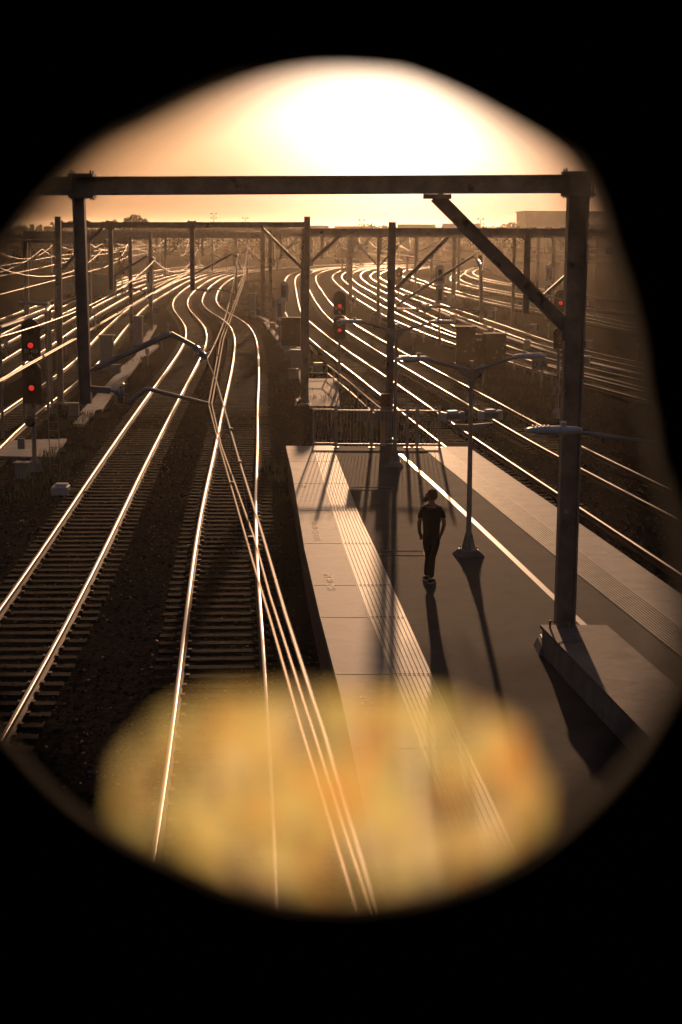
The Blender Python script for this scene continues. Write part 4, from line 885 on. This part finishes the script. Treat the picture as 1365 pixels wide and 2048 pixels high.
# ------------------------------------------------------------------ background
def tree(x, y, h, wd, label, seed, n=1600, dome=False, leaf=.32):
    r = random.Random(seed); t = empty('tree', (x, y, -.3), label, 'tree', 'trees along the horizon')
    mb = MB(); mb.tube([(0, 0, 0), (.1, 0, h * .35), (0, .1, h * .7)], [h * .03, h * .022, h * .01], 7)
    for k in range(6): a = k * 1.05; mb.tube([(0, 0, h * .3), (math.cos(a) * wd * .3, math.sin(a) * wd * .3, h * .7)], [h * .014, h * .005], 5)
    mb.build('trunk', bark, t)
    cl = [(0, 0, h * .55, wd * .5, h * .42)] if dome else [(r.uniform(-.3, .3) * wd, r.uniform(-.3, .3) * wd, h * r.uniform(.45, .75), wd * r.uniform(.18, .32), h * r.uniform(.14, .26)) for _ in range(9)]
    mb = MB()
    if dome: mb.lathe([(wd * .44 * math.sin(a), h * .55 - h * .37 * math.cos(a)) for a in np.linspace(.1, math.pi - .02, 9)], (0, 0, 0), 14)
    for _ in range(n):
        cx, cy, cz, rw, rh = r.choice(cl); v = Vector((r.gauss(0, 1), r.gauss(0, 1), r.gauss(0, 1))).normalized() * (r.random() ** .3) * r.uniform(.9, 1.06)
        c = Vector((cx + v.x * rw, cy + v.y * rw, max(h * .12, cz + v.z * rh))); u = Vector((r.gauss(0, 1), r.gauss(0, 1), r.gauss(0, 1))).normalized(); w_ = u.cross(Vector((r.gauss(0, 1), r.gauss(0, 1), r.gauss(0, 1)))).normalized(); s = leaf * r.uniform(.6, 1.5)
        mb.add([c - u * s, c + w_ * s * .6, c + u * s, c - w_ * s * .6], [(0, 1, 2, 3)])
    mb.build('crown', leafm, t); return t
q = Q(272, 480, 320); tree(q.x, 320, 10.6, 6.6, 'big dome shaped tree rising above the left portal beam', 1, 5200, True, .34)
for i, (px, D, yt, wd, lb) in enumerate(((330, 380, 462, 9, 'low tree just right of the big dome shaped tree'), (480, 430, 452, 10, 'hazy tree below the floodlight mast'), (505, 460, 455, 9, 'hazy tree next to the pale horizon building'), (688, 470, 447, 9, 'round hazy tree between the two tall middle masts'),
      (757, 480, 443, 11, 'hazy tree just left of the tall mast top'), (845, 470, 448, 8, 'small hazy tree right of the tall mast'), (1030, 430, 437, 11, 'bushy tree left of the long horizon building'), (1000, 440, 443, 9, 'low bushy tree farther left of the long building'), (1068, 425, 446, 10, 'tree hiding the foot of the long building'), (400, 420, 460, 8, 'small tree under the second portal beam'), (960, 455, 448, 8, 'low tree under the big diagonal brace'))):
    q = Q(px, yt, D); tree(q.x, D, q.z + .3, wd, lb, 20 + i, 1100, leaf=.4)
def treeline(y, x0, x1, zf, name, seed):
    r = random.Random(seed); mb = MB(); n = int((x1 - x0) / 1.1); 
    for i in range(n):
        x = x0 + (x1 - x0) * i / n; h = zf(x) * r.uniform(.82, 1.12)
        for k in range(12):
            c = Vector((x + r.uniform(-1, 1), y + r.uniform(-5, 5), h * (1 - (k / 12) ** 1.6) )); s = r.uniform(.4, 1.1)
            u = Vector((r.gauss(0, 1), r.gauss(0, .3), r.gauss(0, 1))).normalized(); w_ = Vector((u.z, .2, -u.x)); mb.add([c - u * s, c + w_ * s, c + u * s, c - w_ * s], [(0, 1, 2, 3)])
        mb.box((x, y, h * .42), (1.3, 3, h * .84))
    o = mb.build(name, leafm); tag(o, 'dark line of distant trees closing the horizon', 'woodland', kind='stuff')
treeline(500, -170, 175, lambda x: 6.6 + 1.2 * math.sin(x * .07) + (1.0 if x < -60 else 0), 'distant_woodland', 4)
def building(px0, px1, D, ytop, dp, label, name='building', m=wall_pale, rooftype='flat', rows=1, cols=6, base=-.3):
    a, b = Q(px0, ytop, D), Q(px1, ytop, D); w_ = b.x - a.x; h = a.z - base; t = empty(name, ((a.x + b.x) / 2, D, base), label, 'building', 'buildings along the horizon')
    wl = MB().box((0, dp / 2, h / 2), (w_, dp, h)).build('wall', m, t)
    mb = MB()
    if rooftype == 'flat': mb.box((0, dp / 2, h + .15), (w_ + .6, dp + .6, .3))
    elif rooftype == 'gable': mb.prism([(-w_ / 2 - .4, h), (w_ / 2 + .4, h), (0, h + w_ * .22)], -.4, dp + .4, 'y')
    else: mb.add([(-w_ / 2 - .4, -.5, h), (w_ / 2 + .4, -.5, h), (w_ / 2 + .4, dp / 2, h + dp * .2), (-w_ / 2 - .4, dp / 2, h + dp * .2), (w_ / 2 + .4, dp + .5, h), (-w_ / 2 - .4, dp + .5, h)], [(0, 1, 2, 3), (3, 2, 4, 5), (1, 4, 2), (0, 3, 5), (0, 5, 4, 1)])
    mb.build('roof', roof_m, t)
    for r_ in range(rows):
        for c_ in range(cols):
            x = -w_ / 2 + w_ * (c_ + .5) / cols; z = h * (r_ + .6) / rows * .8
            f = MB().box((x, -.03, z), (w_ / cols * .55, .08, h / rows * .34)).build('window', galv, t); MB().box((x, -.085, z), (w_ / cols * .47, .03, h / rows * .27)).build('pane', winglass, f)
    return t
building(1052, 1330, 415, 424, 22, 'long flat roofed building on the right skyline', rows=2, cols=9)
building(1330, 1500, 380, 450, 14, 'lower building at the far right skyline', m=wall_brick, rows=1, cols=4)
building(598, 655, 440, 463, 8, 'long pale house with hipped roof left of the two tall middle masts', rooftype='hip', cols=5)
building(672, 740, 455, 464, 8, 'pale low building between the two tall middle masts', rooftype='hip', cols=5, m=wall_pale)
building(520, 575, 445, 466, 8, 'brick house behind the second portal brace', rooftype='hip', m=wall_brick, cols=4)
building(800, 870, 450, 462, 9, 'low brick building right of the tall mast', rooftype='hip', m=wall_brick, cols=5)
building(890, 960, 460, 460, 9, 'hazy house under the big diagonal brace', rooftype='hip', cols=5)
for i, px in enumerate((20, 62, 104, 146, 188, 222)):
    building(px, px + 40, 300 - i * 3, 474, 22, ['leftmost gabled workshop bay by the dark treeline', 'second gabled workshop bay from the left edge', 'gabled workshop bay left of the left mast', 'gabled workshop bay just right of the left mast', 'gabled workshop bay behind the drop post', 'gabled workshop bay nearest the dome shaped tree'][i], 'workshop', wall_brick, 'gable', 1, 3)
gw = MB(); a, b = Q(178, 600, 200), Q(232, 600, 190); gw.bar((a.x - 4, 200, 1.0), (b.x, 190, 1.0), .3, 2.7)
tag(gw.build('graffiti_wall', graff), 'retaining wall covered in blue grey graffiti behind the left drop post', 'wall')
# road bridge far behind the left tracks
rb = empty('road_bridge', (0, 0, 0), 'low road bridge with pale parapet panels right of the dome shaped tree', 'bridge')
a, b = Q(240, 466, 350), Q(700, 466, 350); MB().box(((a.x + b.x) / 2, 350, 6.1), (b.x - a.x, 6, .7)).build('deck', concrete, rb)
mb = MB()
for z in (6.9, 7.6): mb.bar((a.x, 347.2, z), (b.x, 347.2, z), .1, .12)
n = 24
for i in range(n + 1): x = a.x + (b.x - a.x) * i / n; mb.box((x, 347.2, 7), (.14, .14, 1.3))
mb.build('parapet', galv, rb)
for i in range(7): x = a.x + (b.x - a.x) * i / 6; MB().box((x, 350, 2.7), (.8, 4, 6.2)).build('pier', concrete, rb)
for (px, yt, D, lb) in ((428, 427, 520, 'tall floodlight mast left of centre on the horizon'), (491, 436, 540, 'fainter floodlight mast right of the tallest one'), (724, 440, 500, 'thin pole with a lamp between the two middle masts'), (962, 438, 480, 'thin pole on the horizon beside the big diagonal brace')):
    q = Q(px, yt, D); t = empty('floodlight_mast', (q.x, D, -.3), lb, 'floodlight mast', 'masts on the horizon')
    h = q.z + .3; mb = MB(); mb.tube([(0, 0, 0), (0, 0, h)], [.22, .12], 7); mb.build('mast', galv, t)
    mb = MB()
    for s in (-1, 1):
        for z in (h, h - 1.4): mb.box((s * .75, 0, z), (.5, .3, .45)); mb.bar((0, 0, z), (s * .75, 0, z), .08, .08)
    mb.build('lamp_cluster', dark_steel, t)
mb = MB(); n = 80
for i in range(n + 1):
    x = -1400 + 2800 * i / n; h = 5 + 3 * math.sin(x * .004 + 1) + 2 * math.sin(x * .013); mb.v += [(x, 1500, -1), (x, 1500 + 20, h), (x, 1700, h * .8), (x, 1900, -1)]
for i in range(n):
    for k in range(3): mb.f.append((i * 4 + k, i * 4 + k + 1, (i + 1) * 4 + k + 1, (i + 1) * 4 + k)); mb.m.append(0)
tag(mb.build('hills', hill_m), kind='structure')

# ------------------------------------------------------------------ the footbridge the photographer stands on
fb = empty('footbridge', (0, .47, 6.1), 'dark enclosed footbridge wall with an oval lookout opening, out of focus all round the view', 'footbridge')
def bridge_part(mb, nm, m=bridge_dark):
    o = mb.build(nm, m, fb); o.location = (-fb.location.x, -fb.location.y, -fb.location.z); return o
WY, TH, ZF, ZR = .45, .14, 6.1, 8.95
zc = CAM_H - .15 * WY; pitch = .56
op = [Q(x, y, WY) for x, y in OUT]; op = sorted((math.atan2(p.z - zc, p.x - .002) % (2 * math.pi), math.hypot(p.x - .002, p.z - zc)) for p in op)
def open_r(a):                                                      # radius of the rounded opening at the angle a
    a %= 2 * math.pi; L_ = [(op[-1][0] - 2 * math.pi, op[-1][1])] + op + [(op[0][0] + 2 * math.pi, op[0][1])]
    for (a0, r0), (a1, r1) in zip(L_, L_[1:]):
        if a0 <= a <= a1: return r0 + (r1 - r0) * (a - a0) / max(1e-9, a1 - a0)
mb = MB(); n = 96
for k in range(-12, 13):
    cx = .002 + k * pitch; hw = pitch / 2; el = []; rc_ = []
    for i in range(n):
        a = 2 * math.pi * i / n; c, s = math.cos(a), math.sin(a); q_ = open_r(a); el.append((cx + q_ * c, zc + q_ * s))
        zt, zb_ = ZR - zc, zc - ZF; tt = min(hw / abs(c) if abs(c) > 1e-9 else 1e9, (zt if s > 0 else zb_) / abs(s) if abs(s) > 1e-9 else 1e9); rc_.append((cx + c * tt, zc + s * tt))
    corners = [(hw, ZR - zc), (-hw, ZR - zc), (-hw, ZF - zc), (hw, ZF - zc)]
    for (qx, qz) in corners:                                        # snap the nearest samples onto the cell's corners
        a = math.atan2(qz, qx) % (2 * math.pi); i = int(round(a / (2 * math.pi) * n)) % n; rc_[i] = (cx + qx, zc + qz)
    for (y, fl) in ((WY, 1), (WY + TH, 0)):
        o = len(mb.v); ks = y / WY; mb.v += [((p[0] - cx) * ks + cx, y, (p[1] - CAM_H) * ks + CAM_H) for p in el] + [(p[0], y, p[1]) for p in rc_]
        for i in range(n): mb.f.append((o + i, o + (i + 1) % n, o + n + (i + 1) % n, o + n + i)); mb.m.append(0)
    for i in range(n): mb.f.append((o - 2 * n + i, o - 2 * n + (i + 1) % n, o + (i + 1) % n, o + i)); mb.m.append(0)
bridge_part(mb, 'lookout_wall')
bridge_part(MB().box((0, -.55, ZF - .12), (16, 2.5, .24)), 'deck'); bridge_part(MB().box((0, -.55, ZR + .06), (16, 2.6, .12)), 'roof')  # roof is out of view, added to keep daylight off the inside
bridge_part(MB().box((0, -1.72, (ZF + ZR) / 2), (16, .06, ZR - ZF)), 'unseen_rear_wall')  # unseen, closes the bridge behind the camera so the inside stays dark
for s in (-1, 1): bridge_part(MB().box((s * 7.8, -.55, (ZF + ZR) / 2), (.06, 2.2, ZR - ZF)), 'unseen_end_wall')  # unseen ends added against light leaking in
for x in (-7.4, 7.9): bridge_part(MB().box((x, -.55, 2.8), (.4, .5, 6.2)), 'pier')
# glow-making film added on the outside over the foot of the opening
fl = MB(); rf = random.Random(2); NR, NA = 7, 48
for j in range(NR + 1):
    for i in range(NA):
        a = 2 * math.pi * i / NA; c, s_ = math.cos(a), math.sin(a); k = j / NR * (rf.uniform(.97, 1.03) if j == NR else 1)
        px = 655 + 425 * math.copysign(abs(c) ** .7, c) * k; py = 1606 - 226 * math.copysign(abs(s_) ** .7, s_) * k
        yy = WY + TH + .006; fl.v.append(tuple(Q(px, py, yy)))       # stuck flat on the outer face
for j in range(NR):
    for i in range(NA): fl.f.append((j * NA + i, j * NA + (i + 1) % NA, (j + 1) * NA + (i + 1) % NA, (j + 1) * NA + i)); fl.m.append(0)
fo = fl.build('added_glow_film', film_m, smooth=True)
sdm = fo.modifiers.new('thickness', 'SOLIDIFY'); sdm.thickness = .0006
tag(fo, 'added yellow film making the golden glow over the foot of the lookout opening', 'added glow film')

# ------------------------------------------------------------------ haze
hz = MB().box((0, 1400, 7.9), (3400, 3200, 18.4)); hm = bpy.data.materials.new('haze'); hm.use_nodes = True; t = hm.node_tree; t.nodes.clear()
ho = t.nodes.new('ShaderNodeOutputMaterial'); hv = t.nodes.new('ShaderNodeVolumePrincipled'); hv.inputs['Color'].default_value = (1, .88, .7, 1); hv.inputs['Density'].default_value = .00013; hv.inputs['Anisotropy'].default_value = .8
t.links.new(hv.outputs[0], ho.inputs['Volume'])
tag(hz.build('haze', hm), 'golden evening haze over the yard', 'haze', kind='stuff')
